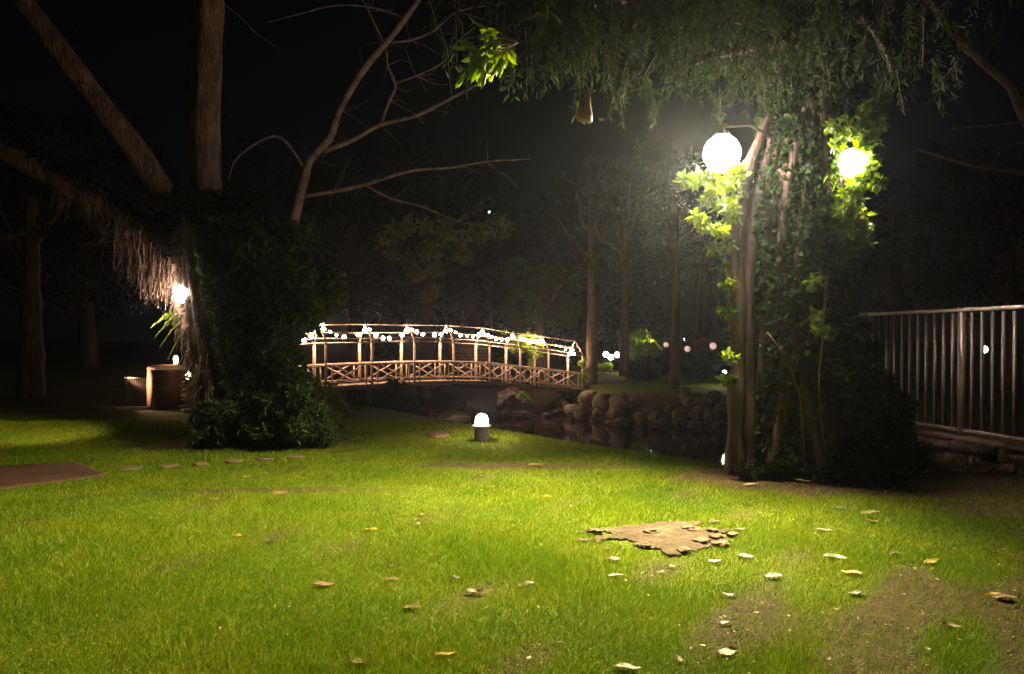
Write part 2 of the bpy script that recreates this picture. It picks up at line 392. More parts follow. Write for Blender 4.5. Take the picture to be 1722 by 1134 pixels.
def flat(name, poly, mat, up=.012, jag=0, thick=.03, lab=None):
    pts=[]
    n_=len(poly)
    for i in range(n_):
        a=np.array(poly[i]); b_=np.array(poly[(i+1)%n_])
        k = 6 if jag else 3
        for j in range(k):
            q=a+(b_-a)*j/k
            if jag: q=q+rng.normal(0,jag,2)*(1.0 if j%2 else .4)
            pts.append(q)
    c=np.mean(pts,0); v=[];f=[];m=len(pts)
    rings=[1,.985,.9,.8,.7,.6,.5,.4,.3,.2,.1]
    for ri,rr in enumerate(rings):
        for q in pts:
            w_=c+(q-c)*rr; z=tz(w_[0],w_[1]) + (-.02 if ri==0 else up)
            v.append((w_[0],w_[1],z))
    v.append((c[0],c[1],tz(c[0],c[1])+up))
    for ri in range(len(rings)-1):
        for i in range(m): f.append((ri*m+i,ri*m+(i+1)%m,(ri+1)*m+(i+1)%m,(ri+1)*m+i))
    for i in range(m): f.append(((len(rings)-1)*m+i,(len(rings)-1)*m+(i+1)%m,len(v)-1,len(v)-1))
    return MB().add(v,f).build(name,mat,None,True)
def soil_sheet(name, poly, mat, st=.03):
    P0=np.array(poly); x0,y0=P0.min(0)-.1; x1,y1=P0.max(0)+.1
    gx=np.arange(x0,x1,st); gy=np.arange(y0,y1,st*1.3); X,Y_=np.meshgrid(gx,gy)
    X=X+rng.normal(0,st*.25,X.shape); Y_=Y_+rng.normal(0,st*.25,X.shape)
    Z=terrain(X,Y_)+.016+.005*np.sin(X*21+Y_*13)*np.cos(Y_*27)+rng.normal(0,.0015,X.shape)
    id_=np.arange(X.size).reshape(X.shape)
    q=np.stack([id_[:-1,:-1].ravel(),id_[:-1,1:].ravel(),id_[1:,1:].ravel(),id_[1:,:-1].ravel()],1)
    cx=X.ravel()[q].mean(1); cy=Y_.ravel()[q].mean(1)
    wob=.08*np.sin(cx*11+cy*5)+.06*np.sin(cy*23-cx*9)+.03*np.sin(cx*41)
    k=inpoly(cx+wob,cy+wob*.8,poly)
    return MB().add(np.stack([X.ravel(),Y_.ravel(),Z.ravel()],1),q[k]).build(name,mat,None,True)
pch = soil_sheet('bare_soil_patch', PATCH, M['soil'])
props(pch,'bare patch of sandy soil worn through the lawn',None,None,'structure')
sl = flat('paving_slab', SLAB, M['slab'], .035)
props(sl,'large flat reddish brown slab lying in the lawn at the left edge','slab')
# ------------------------------------------------------------------ lamps
def plight(name, loc, power, col, rad=.05, parent=None, spot=None, aim=None, blend=.8):
    ld = bpy.data.lights.new(name, 'SPOT' if spot else 'POINT'); ld.energy = power; ld.color = col; ld.shadow_soft_size = rad
    o = bpy.data.objects.new(name, ld); COL.objects.link(o)
    if spot:
        ld.spot_size = R(spot); ld.spot_blend = blend
        d = Vector(aim)-Vector(loc); o.rotation_euler = d.to_track_quat('-Z','Y').to_euler()
    if parent is not None:
        o.parent = parent; o.location = Vector(loc)-parent.location
    else: o.location = loc
    return o
WARM=(1,.78,.44); WARMW=(1,.86,.68)
def sphere(r, c, seg=24, rings=14, squash=1):
    prof=[(max(1e-4,r*math.sin(math.pi*i/rings)), -r*squash*math.cos(math.pi*i/rings)) for i in range(rings+1)]
    return MB().lathe(prof, seg, c)

L1 = P(1214,258,7.95); L2 = P(1434,274,8.0); L3 = P(309,494,10.55)
def globe_lamp(loc, r, label, wall, parts_mat=None, e=40, col=(1,.93,.85), tilt=None):
    t = thing('globe_lamp', label, 'lamp', loc)
    sphere(r, loc).build('globe', emit('lamp_globe_glow', col, e), t, True)
    MB().lathe([(1e-4,r*.93),(r*.45,r*.93),(r*.5,r*1.0),(r*.3,r*1.18),(1e-4,r*1.2)],16,loc).build('cap', M['iron'], t, True)
    wall = Vector(wall); top = Vector(loc)+Vector((0,0,r*1.15))
    MB().tube([top, top+Vector((0,0,.06)), top.lerp(wall,.5)+Vector((0,0,.12)), wall],[.014,.014,.014,.02],8).build('bracket', M['iron'], t, True)
    return t
t = globe_lamp(L1,.195,'brightest globe lamp, glaring white on the left side of the ivy covered tree',(2.95,8.2,3.7),e=60)
plight('lamp_light', L1, 800, (1,.86,.92), .215, t)
plight('flood_light', L1, 47000, (.97,.88,.42), .215, t, 114, (-.35,6.1,0), 1.0)
t = globe_lamp(L2,.15,'glaring lamp half buried in yellow lit ivy, right side of the right tree',(3.55,8.35,3.75),e=50)
plight('lamp_light', L2, 230, WARM, .16, t)
plight('flood_light', L2, 18500, (1,.80,.64), .16, t, 120, (6.0,8.3,.7), .7)
t = globe_lamp(L3,.125,'small glaring lamp among the roots on the left forked tree',(-4.35,10.9,2.4),e=50,col=(1,.9,.8))
plight('lamp_light', L3, 330, (1,.80,.66), .135, t)
plight('flood_light', L3, 13000, WARM, .135, t, 54, (-8.4,11.7,0), .7)

# bollard light
bl = hit(810,742)
t = thing('bollard_light','short round bollard light with a glowing caged dome on the lawn before the bridge','bollard light', bl)
r=.115
MB().lathe([(r*.9,-.05),(r*.92,.0),(r*1.0,.2),(r*.96,.205),(r*1.0,.215)],24,bl).build('base',M['concrete'],t,True)
MB().lathe([(1e-4,.212),(r*1.22,.212),(r*1.24,.222),(r*1.2,.236),(1e-4,.237)],24,bl).build('rim',M['cap'],t,True)
MB().lathe([(.092,.238),(.095,.30),(.088,.345),(.066,.385),(.035,.405),(1e-4,.41)],20,bl).build('dome',emit('bollard_glow',(1,.80,.6),35),t,True)
cg=MB()
for k in range(6):
    a=k*math.pi/3+.2; cs,sn=math.cos(a),math.sin(a)
    cg.tube([(bl.x+cs*q,bl.y+sn*q,bl.z+h) for q,h in [(.104,.238),(.104,.31),(.092,.36),(.05,.405),(0,.42)]],.004,5)
cg.build('cage',M['iron'],t,True)
plight('bollard_lamp', bl+Vector((0,0,.34)), 230, (1,.76,.5), .108, t)
# ------------------------------------------------------------------ footbridge
B0=np.array([-7.9,31.4]); BD=np.array([1.70,1.354]); BN=np.array([-1.354,1.70])/2.173; BW=1.2
TS=[-1.05,0,1,2,3,4,4.9,5.8,6.94]
def deckz(t):
    return float(np.interp(t,[-2.4,-1.05,0,1,2,3,4,4.9,5.8,6.94],[-1.0,-.72,-.54,-.50,-.48,-.50,-.60,-.82,-1.02,-1.30]))
def BP(t,w,h):
    p=B0+BD*t+BN*(w*BW); return Vector((p[0],p[1],deckz(t)+h))
br=thing('footbridge','rustic log footbridge with arched open roof frames spanning the dark river','bridge',(*(B0+BD*3),-2.5))
dk=MB()
tt=np.linspace(-1.9,7.1,120)
for a,b_ in zip(tt[:-1],tt[1:]):
    q=[BP(a,-.06,0),BP(b_-.006,-.06,0),BP(b_-.006,1.06,0),BP(a,1.06,0)]
    dn=Vector((0,0,-.05))
    v=[p+dn for p in q]+q; dk.add(v,[(0,3,2,1),(4,5,6,7),(0,1,5,4),(1,2,6,5),(2,3,7,6),(3,0,4,7)])
dk.build('deck',M['plank'],br)
for w_ in (-.02,1.02):
    MB().tube([BP(t,w_,-.13) for t in np.linspace(-1.9,7.1,20)],.075,8).build('beam',M['plank'],br,True)
EAVE=1.85; APEX=2.58
PROF=[(0,EAVE),(.06,EAVE+.17),(.19,EAVE+.40),(.34,EAVE+.58),(.5,APEX+.12)]
for i,t in enumerate(TS):
    for w_ in (0,1):
        s=.058 if w_==0 else .074
        MB().tube([BP(t,w_,-.18),BP(t,w_,.8),BP(t,w_,EAVE)],[s,s*.97,s*.94],8,nz=.06,seed=i).build('post',M['wood'],br,True)
    MB().tube([BP(t,x,h) for x,h in PROF]+[BP(t,1-x,h) for x,h in PROF[::-1][1:]],.042,7).build('roof_arch',M['wood'],br,True)
# long poles on the roof and hand rails
tf=[-1.9]+TS
for x,h,r_ in [(0,EAVE,.026),(.06,EAVE+.19,.028),(.2,EAVE+.44,.028),(.5,APEX+.06,.024),(.8,EAVE+.44,.028),(.94,EAVE+.19,.028),(1,EAVE,.026)]:
    pts=[BP(t,x,h+ .02*math.sin(k*2.1+x*5)) for k,t in enumerate(tf)]
    MB().tube(pts,r_,6).build('roof_pole',M['wood'],br,True)
for w_ in (0,1):
    MB().tube([BP(t,w_,.90) for t in tf],.042,7).build('handrail',M['wood'],br,True)
    MB().tube([BP(t,w_,.16) for t in tf],.032,7).build('lower_rail',M['wood'],br,True)
for i in range(len(tf)-1):
    a,b_=tf[i],tf[i+1]; g_=(b_-a)
    for w_ in (0,1):
        o=.035 if w_==0 else -.035
        m=MB()
        p=lambda u,h,k=0: BP(a+g_*u,w_,h)+Vector((BN[0],BN[1],0))*(k*.035)
        m.tube([p(.17,.15,1),p(.83,.88,1)],.036,6).build('brace',M['wood'],br,True)
        MB().tube([p(.17,.88,-1),p(.83,.15,-1)],.036,6).build('brace',M['wood'],br,True)
        for u in (.13,.87): MB().tube([p(u,.02),p(u,.9)],.038,6).build('baluster',M['wood'],br,True)
# stone abutments / pier under the bridge
for tpos,nm in ((-1.5,'abutment'),(6.9,'abutment')):
    c=BP(tpos,.5,-.2); zb=-3.4
    MB().box((c.x,c.y,(c.z+zb)/2-.05),(1.0,1.5,(c.z-zb)),math.atan2(BD[1],BD[0])).build(nm,M['wallstone'],br)

# string lights
SL=[(38,241,1),(77,214,1),(107,185,.9),(138,158,1),(146,178,.9),(182,193,.4),(218,212,.35),(260,222,.85),(337,208,.9),(378,183,1),(400,182,.6),(437,213,.85),(477,228,.75),(512,229,.75),(583,210,.9),(612,190,1.1),(622,184,.9),(637,182,.5),(665,193,.85),(699,206,.8),(764,209,.9),(799,206,.75),(828,192,.6),(852,184,.8),(880,196,.35),(907,211,.95),(945,216,.3),(978,220,.5),(1010,211,1),(1040,198,.9),(1062,212,.6),(1080,220,.7),(1107,232,.6),(1138,237,.6),(1168,238,.9),(1198,222,.7),(1242,232,.8),(1270,238,.7),(1292,243,.75),(1308,245,.8),(1322,247,.8),(1336,247,.8),(1350,246,.9),(1364,248,.8),(1378,255,.6),(1440,268,.25),(1465,275,.25),(1492,290,.3),(1530,296,.7),(1524,312,1),(1538,316,.8),(1515,318,.7)]
st=thing('string_lights','string of warm glowing globe bulbs swagged under the footbridge roof','string lights',(*(B0+BD*3+BN*.6),1.5))
bm_=emit('bulb_glow',(1,.72,.48),115)
def midt(px):
    k=(px-CX)/F; o=B0+BN*BW*.5
    return (k*o[1]-o[0])/(BD[0]-k*BD[1])
wp=[]
for i,(x,y,s) in enumerate(SL):
    px,py=500+x/3.31,500+y/3.31
    t=midt(px); q=B0+BD*t+BN*BW*.5; c=P(px,py,q[1])
    wp.append(c+Vector((0,0,.09)))
    r_=.092*math.sqrt(s) if s>.3 else .045
    sphere(r_,c,12,8).build('bulb',bm_,st,True)
    MB().lathe([(.022,r_*.85),(.026,r_+.03),(1e-4,r_+.045)],8,c).build('socket',M['iron'],st,True)
cord=[]
for a,b_ in zip(wp[:-1],wp[1:]):
    cord+= [a, a.lerp(b_,.5)-Vector((0,0,min(.1,(b_-a).length*.08)))]
cord.append(wp[-1])
MB().tube(cord,.008,5).build('cord',M['iron'],st,True)

# ------------------------------------------------------------------ foliage tools
def clumps(cs, rad, n, size, aspect=.45, droop=.2, spread=1, up=None):
    pts=[];
    for c,r_ in zip(cs, rad if hasattr(rad,'__len__') else [rad]*len(cs)):
        d=rng.normal(size=(n,3)); d/=np.linalg.norm(d,axis=1)[:,None]
        k=rng.uniform(.35,1,n)**.6
        pts.append(np.array(c)+d*k[:,None]*r_*np.array([1,1,.75]))
    pts=np.concatenate(pts)
    return leaves(pts,size,aspect,up,droop,spread)
def smooth_path(pts, n=6):
    pts=[Vector(p) for p in pts]; out=[]
    P_=[pts[0]*2-pts[1]]+pts+[pts[-1]*2-pts[-2]]
    for i in range(1,len(P_)-2):
        for k in range(n):
            t=k/n; a,b_,c,d=P_[i-1:i+3]
            out.append(.5*((2*b_)+(c-a)*t+(2*a-5*b_+4*c-d)*t*t+(3*b_-a-3*c+d)*t**3))
    out.append(pts[-1]); return out
def limb(name, pts, r0, r1, mat, parent, seg=12, flute=.0, nz=.15, n=6, seed=1., power=1.0):
    sp=smooth_path(pts,n); m=len(sp)
    rr=[r0+(r1-r0)*(i/(m-1))**power for i in range(m)]
    return MB().tube(sp,rr,seg,True,flute,nz,seed).build(name,mat,parent,True)
def on_path(sp, u):
    i=min(int(u*(len(sp)-1)),len(sp)-2); f=u*(len(sp)-1)-i
    return sp[i].lerp(sp[i+1],f)

# ------------------------------------------------------------------ left forked tree
lt=thing('forked_tree','huge forked tree wrapped in dark ivy with hanging root curtains at left','tree',(-3.95,10.95,0))
Y=11.0
tr=smooth_path([P(425,770,Y),P(412,700,Y),P(390,600,Y),P(365,500,Y),P(350,420,Y),P(345,370,Y)],8)
n_=len(tr)
MB().tube(tr,[.74-.36*(i/(n_-1))**.5 for i in range(n_)],30,True,.05,.25,2.).build('trunk',M['bark_grey'],lt,True)
# buttress roots and stems on the bark
for k in range(14):
    a=k*2*math.pi/14+.2; pts=[]
    for u in np.linspace(0,1,9):
        c=on_path(tr,u); r_=.78-.36*u**.5
        aa=a+u*.9*math.sin(k*1.7)
        pts.append(c+Vector((math.cos(aa)*(r_+.02+.25*max(0,.15-u)),math.sin(aa)*(r_+.02+.25*max(0,.15-u)),0)))
    limb('aerial_root',pts,.07+.03*math.sin(k),.04,M['bark_grey'],lt,8,nz=.3,n=4,seed=k)
limb('limb',[P(350,430,Y),P(347,330,Y),P(345,200,Y-.1),P(350,80,Y-.2),P(357,-60,Y-.3),P(365,-250,Y-.4)],.235,.17,M['bark'],lt,20,.05,.15,seed=3.)
limb('limb',[P(345,430,Y),P(290,350,Y),P(235,262,Y-.1),P(180,190,Y-.3),P(125,115,Y-.5),P(35,-5,Y-.8),P(-80,-170,Y-1.2)],.20,.105,M['bark'],lt,18,.05,.15,seed=5.)
low=[P(345,520,Y),P(295,440,Y-.1),P(215,375,Y-.1),P(110,310,Y-.1),P(10,250,Y-.2),P(-120,190,Y-.4)]
limb('limb',low,.26,.14,M['bark'],lt,16,.04,.25,seed=7.)
lsp=smooth_path(low,10)
# hanging root curtain
hr=MB(); hb=MB()
for k in range(900):
    u=.10+.52*rng.uniform(0,1)**1.2 if k%3 else rng.uniform(.16,.42)
    c=on_path(lsp,u)+Vector((rng.normal(0,.13),rng.normal(0,.16),-.05))
    near_l=math.exp(-((u-.30)/.11)**2)
    L=rng.uniform(.12,.38)+near_l*rng.uniform(.15,.62)
    pts=[c]
    dx,dy=rng.normal(0,.05),rng.normal(0,.05)
    for j in range(1,6): pts.append(c+Vector((dx*j/5+rng.normal(0,.012),dy*j/5+rng.normal(0,.012),-L*j/5)))
    (hr if (k%2 and u<.42) else hb).tube(pts,[.007,.006,.006,.005,.004,.002],4,False)
hr.build('hanging_roots',M['root'],lt,True)
hb.build('hanging_roots',M['bark'],lt,True)
# shaggy rootlets on lit left trunk flank
sh=MB()
for k in range(900):
    u=rng.uniform(.15,1); c=on_path(tr,u); r_=.78-.36*u**.5
    a=rng.uniform(math.pi*.75,math.pi*1.45)
    s=c+Vector((math.cos(a)*r_,math.sin(a)*r_,0))
    d=Vector((math.cos(a)*rng.uniform(.02,.13),math.sin(a)*rng.uniform(.02,.13),0))
    sh.tube([s,s+d,s+d*1.3+Vector((rng.normal(0,.03),0,-rng.uniform(.05,.25)))],[.008,.007,.003],4,False)
sh.build('rootlets',M['root'],lt,True)
# ivy mass
def ivy_on(sp, rf, n, a0, a1, u0, u1, size, thick, out=.6, aspect=.75, cut=-9):
    us=rng.uniform(u0,u1,n); aa=rng.uniform(a0,a1,n); pts=[];ups=[]
    for u,a in zip(us,aa):
        c=on_path(sp,u); lump=.5+.5*mnoise.noise(Vector((a*1.6,u*7,3.3)))+.35*mnoise.noise(Vector((a*5,u*22,1.1)))
        if lump<cut+rng.normal(0,.06): continue
        r_=rf(u)+max(0,lump)*thick*abs(rng.uniform(.2,1))
        pts.append((c.x+math.cos(a)*r_,c.y+math.sin(a)*r_,c.z+rng.normal(0,.03))); ups.append((math.cos(a)*out,math.sin(a)*out,-.25))
    return leaves(pts,size,aspect,np.array(ups),.2,.55)
m=MB(); m.add(*ivy_on(tr,lambda u:.74-.36*u**.5,26000,-math.pi*.46,math.pi*.5,0,1,.075,.42,cut=.34))
# overhanging right flank mass
cs=[];rd=[]
for k in range(60):
    v=rng.uniform(0,1); px=425+45*math.sin(v*3.0)+rng.normal(0,20)+(25 if v>.75 else 0); py=400+340*v
    cs.append(P(px,py,Y-.2+rng.normal(0,.3))); rd.append(rng.uniform(.18,.42))
m.add(*clumps(cs,rd,330,.085,.6,.3))
cs=[];rd=[]
for k in range(40):
    yy_=rng.uniform(375,545); cs.append(P(rng.uniform(385,500+75*math.sin((yy_-340)/250*math.pi)**1.0),yy_,Y-.1+rng.normal(0,.3))); rd.append(rng.uniform(.12,.3))
m.add(*clumps(cs,rd,130,.08,.6,.4)); m.add(*clumps(cs,[q*1.15 for q in rd],22,.15,.5,.5))
m.build('ivy',M['ivy'],lt)
m=MB()
cs=[P(rng.uniform(280,430),rng.uniform(330,430),Y-.2+rng.normal(0,.2)) for _ in range(26)]
cs+=[on_path(lsp,u)+Vector((0,0,.12)) for u in np.linspace(.1,1,26)]
m.add(*clumps(cs,.2,200,.07,.5,.1)); 
for a_,b_ in (((350,380),(350,-40)),((330,400),(60,0))):
    cs=[P(a_[0]+(b_[0]-a_[0])*u+rng.normal(0,16),a_[1]+(b_[1]-a_[1])*u,Y+.15) for u in np.linspace(0,1,22)]
    m.add(*clumps(cs,.16,70,.06,.5,.1))
m.build('climbing_leaves',M['leafdark'],lt)
# fern growing from the trunk
fn=MB()
for fx,fy,tx,ty in ((292,540,262,566),(300,545,272,580),(298,535,255,548),(305,560,285,600)):
    a=P(fx+14,fy,10.75); b_=P(tx,ty,10.6); mid=a.lerp(b_,.5)+Vector((0,0,.1))
    sp=smooth_path([a,mid,b_],10); fn.tube(sp,.004,4)
    for i,c in enumerate(sp[3:]):
        for s in (-1,1):
            L=.10*(1-.5*i/len(sp))
            dirv=np.array([[s*.35,-.5,-.55*1.0+ (0.9 if s>0 else -.35)]])
            fn.add(*leaves([c],L,.28,dirv*3,0,.12,.1))
fn.build('fern_frond',leafmat('fern_leaf',[(.12,.15,.02),(.18,.20,.04)],.4),lt)

# undergrowth at the left tree's foot
def shrub(name,label,cat,base,cs,rd,n,size,mat,stems=6,aspect=.4,group=None,droop=.1):
    t=thing(name,label,cat,base,0,group)
    m=MB(); m.add(*clumps(cs,rd,n,size,aspect,droop)); m.build('foliage',mat,t)
    s=MB()
    for k in range(stems):
        c=Vector(cs[int(k*len(cs)/stems)]); b0=Vector(base)+Vector((rng.normal(0,.06),rng.normal(0,.06),-.03))
        s.tube([b0,b0.lerp(c,.5)+Vector((rng.normal(0,.05),0,.06)),c],[.016,.011,.006],5)
    s.build('stem',M['bark_dark'],t,True)
    return t
def shrub_px(name,label,x0,x1,ytop,ybase,Yd,n,size,mat,nc=14,r_=.2,aspect=.35,cat='bush',group=None,zb=None):
    base=P((x0+x1)/2,ybase,Yd)
    base.z=max(tz(base.x,base.y),-2.55)
    cs=[];rd=[]
    for k in range(nc):
        u=rng.uniform(0,1); v=rng.uniform(0,1)
        hgt=math.sin(math.pi*(.12+.76*u))
        px=x0+(x1-x0)*u; top=ybase-(ybase-ytop)*hgt*rng.uniform(.4,1.12)
        cs.append(P(px,ybase+(top-ybase)*v,Yd+rng.normal(0,r_))); rd.append(r_*rng.uniform(.6,1.2))
    return shrub(name,label,cat,base,cs,rd,n,size,mat,min(6,nc),aspect,group)
shrub_px('leafy_bush','wide dark leafy undergrowth around the foot of the forked tree',325,560,655,738,10.3,230,.10,M['ivy'],60,.17,.3)
shrub_px('leafy_bush','small leafy bush right of the forked tree, under the left bridge end',520,575,655,705,14.5,200,.12,M['leafolive'],14,.25,.35)
shrub_px('leafy_bush','drooping riverside bush below the middle left of the bridge',610,690,645,692,20,220,.16,M['ivy'],16,.3,.25)
shrub_px('leafy_bush','low dark bush by the lawn edge left of the bollard light',560,640,675,700,17,150,.12,M['leafdark'],10,.25,.3)

# ------------------------------------------------------------------ right ivy-covered tree
rt=thing('ivy_tree','massive tree trunk cloaked in ivy between the glaring lamps at right','tree',(3.15,8.35,0))
Y=8.5
tr2=smooth_path([P(1352,835,Y),P(1345,740,Y),P(1338,600,Y),P(1336,450,Y),P(1345,300,Y),P(1358,150,Y),P(1370,0,Y),P(1385,-200,Y),P(1400,-420,Y)],7)
n_=len(tr2)
rf2=lambda u:.72-.30*min(1,u*1.6)**.6
MB().tube(tr2,[rf2(i/(n_-1)) for i in range(n_)],32,True,.06,.25,4.).build('trunk',M['bark_dark'],rt,True)
for k in range(18):
    a=k*2*math.pi/18; pts=[]
    tw=rng.normal(0,.6)
    for u in np.linspace(0,.85,12):
        c=on_path(tr2,u); rr=rf2(u)+.03+.3*max(0,.12-u)
        aa=a+u*tw+.12*math.sin(u*14+k)
        pts.append(c+Vector((math.cos(aa)*rr,math.sin(aa)*rr,0)))
    limb('aerial_root',pts,rng.uniform(.05,.11),rng.uniform(.02,.05),M['bark_dark'],rt,8,nz=.35,n=4,seed=k*1.3)
# separate leaning stem on the left flank, lit by the lamp
limb('aerial_root',[P(1238,815,8.2),P(1240,700,8.2),P(1243,560,8.2),P(1240,430,8.2),P(1247,330,8.25),P(1275,240,8.2),P(1320,150,8.4)],.10,.05,M['bark_dark'],rt,14,.12,.45,seed=9.)
limb('aerial_root',[P(1262,815,8.2),P(1262,700,8.2),P(1258,560,8.2),P(1262,430,8.25),P(1272,330,8.3),P(1300,220,8.2)],.08,.05,M['bark_dark'],rt,10,.12,.45,seed=11.)
limb('hanging_vine',[P(1290,560,7.75),P(1325,610,7.7),P(1345,670,7.7),P(1352,740,7.7),P(1355,800,7.75)],.016,.012,M['bark_dark'],rt,6,nz=.2)
limb('hanging_vine',[P(1390,470,7.75),P(1385,560,7.72),P(1378,650,7.7),P(1388,760,7.7)],.014,.010,M['bark_dark'],rt,6,nz=.2)
# ivy on the trunk
m=MB()
m.add(*ivy_on(tr2,lambda u:rf2(u)*.98+.02,26000,0,2*math.pi,0,.78,.075,.16))
m.add(*ivy_on(tr2,lambda u:rf2(u)*.98+.03,15000,-1.3,.9,0,.30,.08,.36))
m.build('ivy',M['ivy'],rt)
# brighter, larger-leaved ivy at the two flanks, close to the lamps
def sprig_cluster(cs, rad, n, size, aspect=.5): return clumps(cs,rad,n,size,aspect,.1)
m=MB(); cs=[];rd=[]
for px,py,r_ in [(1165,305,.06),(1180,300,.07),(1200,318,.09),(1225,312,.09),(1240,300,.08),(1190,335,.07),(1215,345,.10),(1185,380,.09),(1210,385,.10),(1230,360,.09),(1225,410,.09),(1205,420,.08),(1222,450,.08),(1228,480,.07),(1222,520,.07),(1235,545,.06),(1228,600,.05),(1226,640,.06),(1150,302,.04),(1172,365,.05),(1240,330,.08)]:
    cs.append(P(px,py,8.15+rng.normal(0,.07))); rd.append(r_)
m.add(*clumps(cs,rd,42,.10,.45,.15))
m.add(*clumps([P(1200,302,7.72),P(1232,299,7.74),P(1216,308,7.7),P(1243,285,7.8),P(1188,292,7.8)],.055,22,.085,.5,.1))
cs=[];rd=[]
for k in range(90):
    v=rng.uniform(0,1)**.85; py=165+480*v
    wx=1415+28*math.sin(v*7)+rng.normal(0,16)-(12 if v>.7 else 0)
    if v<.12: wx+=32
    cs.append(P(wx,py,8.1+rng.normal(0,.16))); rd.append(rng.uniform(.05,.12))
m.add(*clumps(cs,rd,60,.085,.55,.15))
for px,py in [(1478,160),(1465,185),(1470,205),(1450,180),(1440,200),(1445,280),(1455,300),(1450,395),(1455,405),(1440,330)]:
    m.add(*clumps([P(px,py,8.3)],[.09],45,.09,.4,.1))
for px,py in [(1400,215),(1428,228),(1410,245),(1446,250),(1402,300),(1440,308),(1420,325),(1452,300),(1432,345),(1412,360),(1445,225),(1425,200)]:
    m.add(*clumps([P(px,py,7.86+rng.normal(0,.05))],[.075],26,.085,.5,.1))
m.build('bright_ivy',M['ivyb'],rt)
# the bank of creeper between the trunk and the fence
shrub_px('creeper_bank','dark creeper and shrub spilling from the ivy covered tree to the fence',1395,1530,590,800,8.9,300,.09,M['ivy'],46,.22,.4)
shrub_px('leafy_bush','low weeds at the foot of the ivy covered tree',1250,1520,765,806,7.9,90,.09,M['leafdark'],34,.10,.35)

# overhead canopy: drooping sprays on limbs
limbs=[[P(1372,20,8.4),P(1280,-30,7.8),P(1150,-20,7.2),P(1020,0,6.6),P(900,20,6.2),P(820,60,6.0)],
       [P(1372,60,8.4),P(1300,70,7.6),P(1210,90,7.2),P(1130,120,7.0)],
       [P(1375,-60,8.4),P(1250,-120,7.0),P(1100,-140,6.0),P(950,-120,5.2)],
       [P(1385,0,8.4),P(1440,20,8.0),P(1480,70,7.8),P(1500,120,7.7)]]
for i,pl in enumerate(limbs): limb('limb',pl,.10 if i<3 else .05,.02,M['bark'],rt,9,nz=.2,seed=i*2.)
m=MB(); tw=MB()
for i,pl in enumerate(limbs):
    sp=smooth_path(pl,8)
    nsp=[380,170,420,90][i]
    for k in range(nsp):
        u=rng.uniform(.08,.82 if i in (0,2) else 1); c=on_path(sp,u)+Vector((rng.normal(0,.38),rng.normal(0,.45),rng.normal(.05,.18)))
        L=rng.uniform(.3,.62) if i!=1 else rng.uniform(.2,.45)
        dx,dy=rng.normal(0,.12,2)
        e=c+Vector((dx,dy,-L))
        if (e-L1).length<.75 or (c-L1).length<.6: continue
        if (e.z-CAMZ)/e.y*F < 420 and i==0 and k%2: e.z=c.z-L*.6
        if k%3==0: tw.tube([c,c.lerp(e,.5)+Vector((dx*.2,0,.02)),e],[.004,.003,.002],4,False)
        ps=np.array([c.lerp(e,q) for q in np.linspace(.05,1,22)])+rng.normal(0,.02,(22,3))
        up=np.tile(np.array([[dx*2,dy*2,-1.1]]),(22,1))
        m.add(*leaves(ps,.085,.24,up,0,.7))
tw.mi=[1]*len(tw.mi); m.v+=tw.v; m.f+=[q+m.n for q in tw.f]; m.mi+=tw.mi; m.build('crown',[M['spray'],M['branch']],rt)
# bright leafy sprig at the end of the limb
m=MB(); tw=MB(); T0=P(870,72,5.3)
for px,py in [(818,50),(800,95),(785,115),(812,118),(838,105),(795,80),(825,70),(850,90)]:
    e=P(px,py,5.3+rng.normal(0,.08)); tw.tube([T0,T0.lerp(e,.5)+Vector((0,0,.03)),e],[.006,.005,.003],5)
    ps=[T0.lerp(e,q)+Vector(tuple(rng.normal(0,.015,3))) for q in np.linspace(.5,1.05,9)]
    dv=np.array(e-T0); dv=dv/np.linalg.norm(dv)
    m.add(*leaves(ps,.13,.36,np.tile(dv+np.array([0,0,-.8]),(9,1)),0,.6))
tw.mi=[1]*len(tw.mi); m.v+=tw.v; m.f+=[q+m.n for q in tw.f]; m.mi+=tw.mi; m.build('leaf_sprig',[M['ivyb'],M['branch']],rt)

# hanging dried pod
pc=P(983,205,6.6)
pod=thing('hanging_pod','dried curled brown seed pod dangling on a thin string below the canopy','seed pod',pc)
pr=[(975,115,.5),(985,152,6),(984,165,9),(983,180,10),(982,192,14),(984,202,12),(987,207,5)]
v=[];f=[];seg=14
for i,(px,py,rw) in enumerate(pr[1:]):
    c=P(px,py,6.6); r_=rw/F*6.6
    for k in range(seg):
        a=-.2*math.pi+(1.72*math.pi)*k/(seg-1)+math.pi*.9
        v.append((c.x+math.cos(a)*r_,c.y+math.sin(a)*r_*.8,c.z+.006*math.sin(k*1.7)))
for i in range(len(pr)-2):
    for k in range(seg-1):
        a=i*seg+k; f.append((a,a+1,a+1+seg,a+seg))
po=MB().add(v,f).build('husk',M['pod'],pod,True)
sm=po.modifiers.new('thick','SOLIDIFY'); sm.thickness=.004
MB().tube([P(979,20,6.6),P(982,90,6.6),P(981,130,6.6),P(981,152,6.6)],.0025,4).build('string',M['branch'],pod)
MB().tube([P(981,130,6.6),P(985,142,6.6),P(991,150,6.6),P(1003,153,6.6),P(992,156,6.6),P(985,152,6.6)],[.002,.003,.005,.003,.004,.004],5).build('stalk',M['root'],pod)

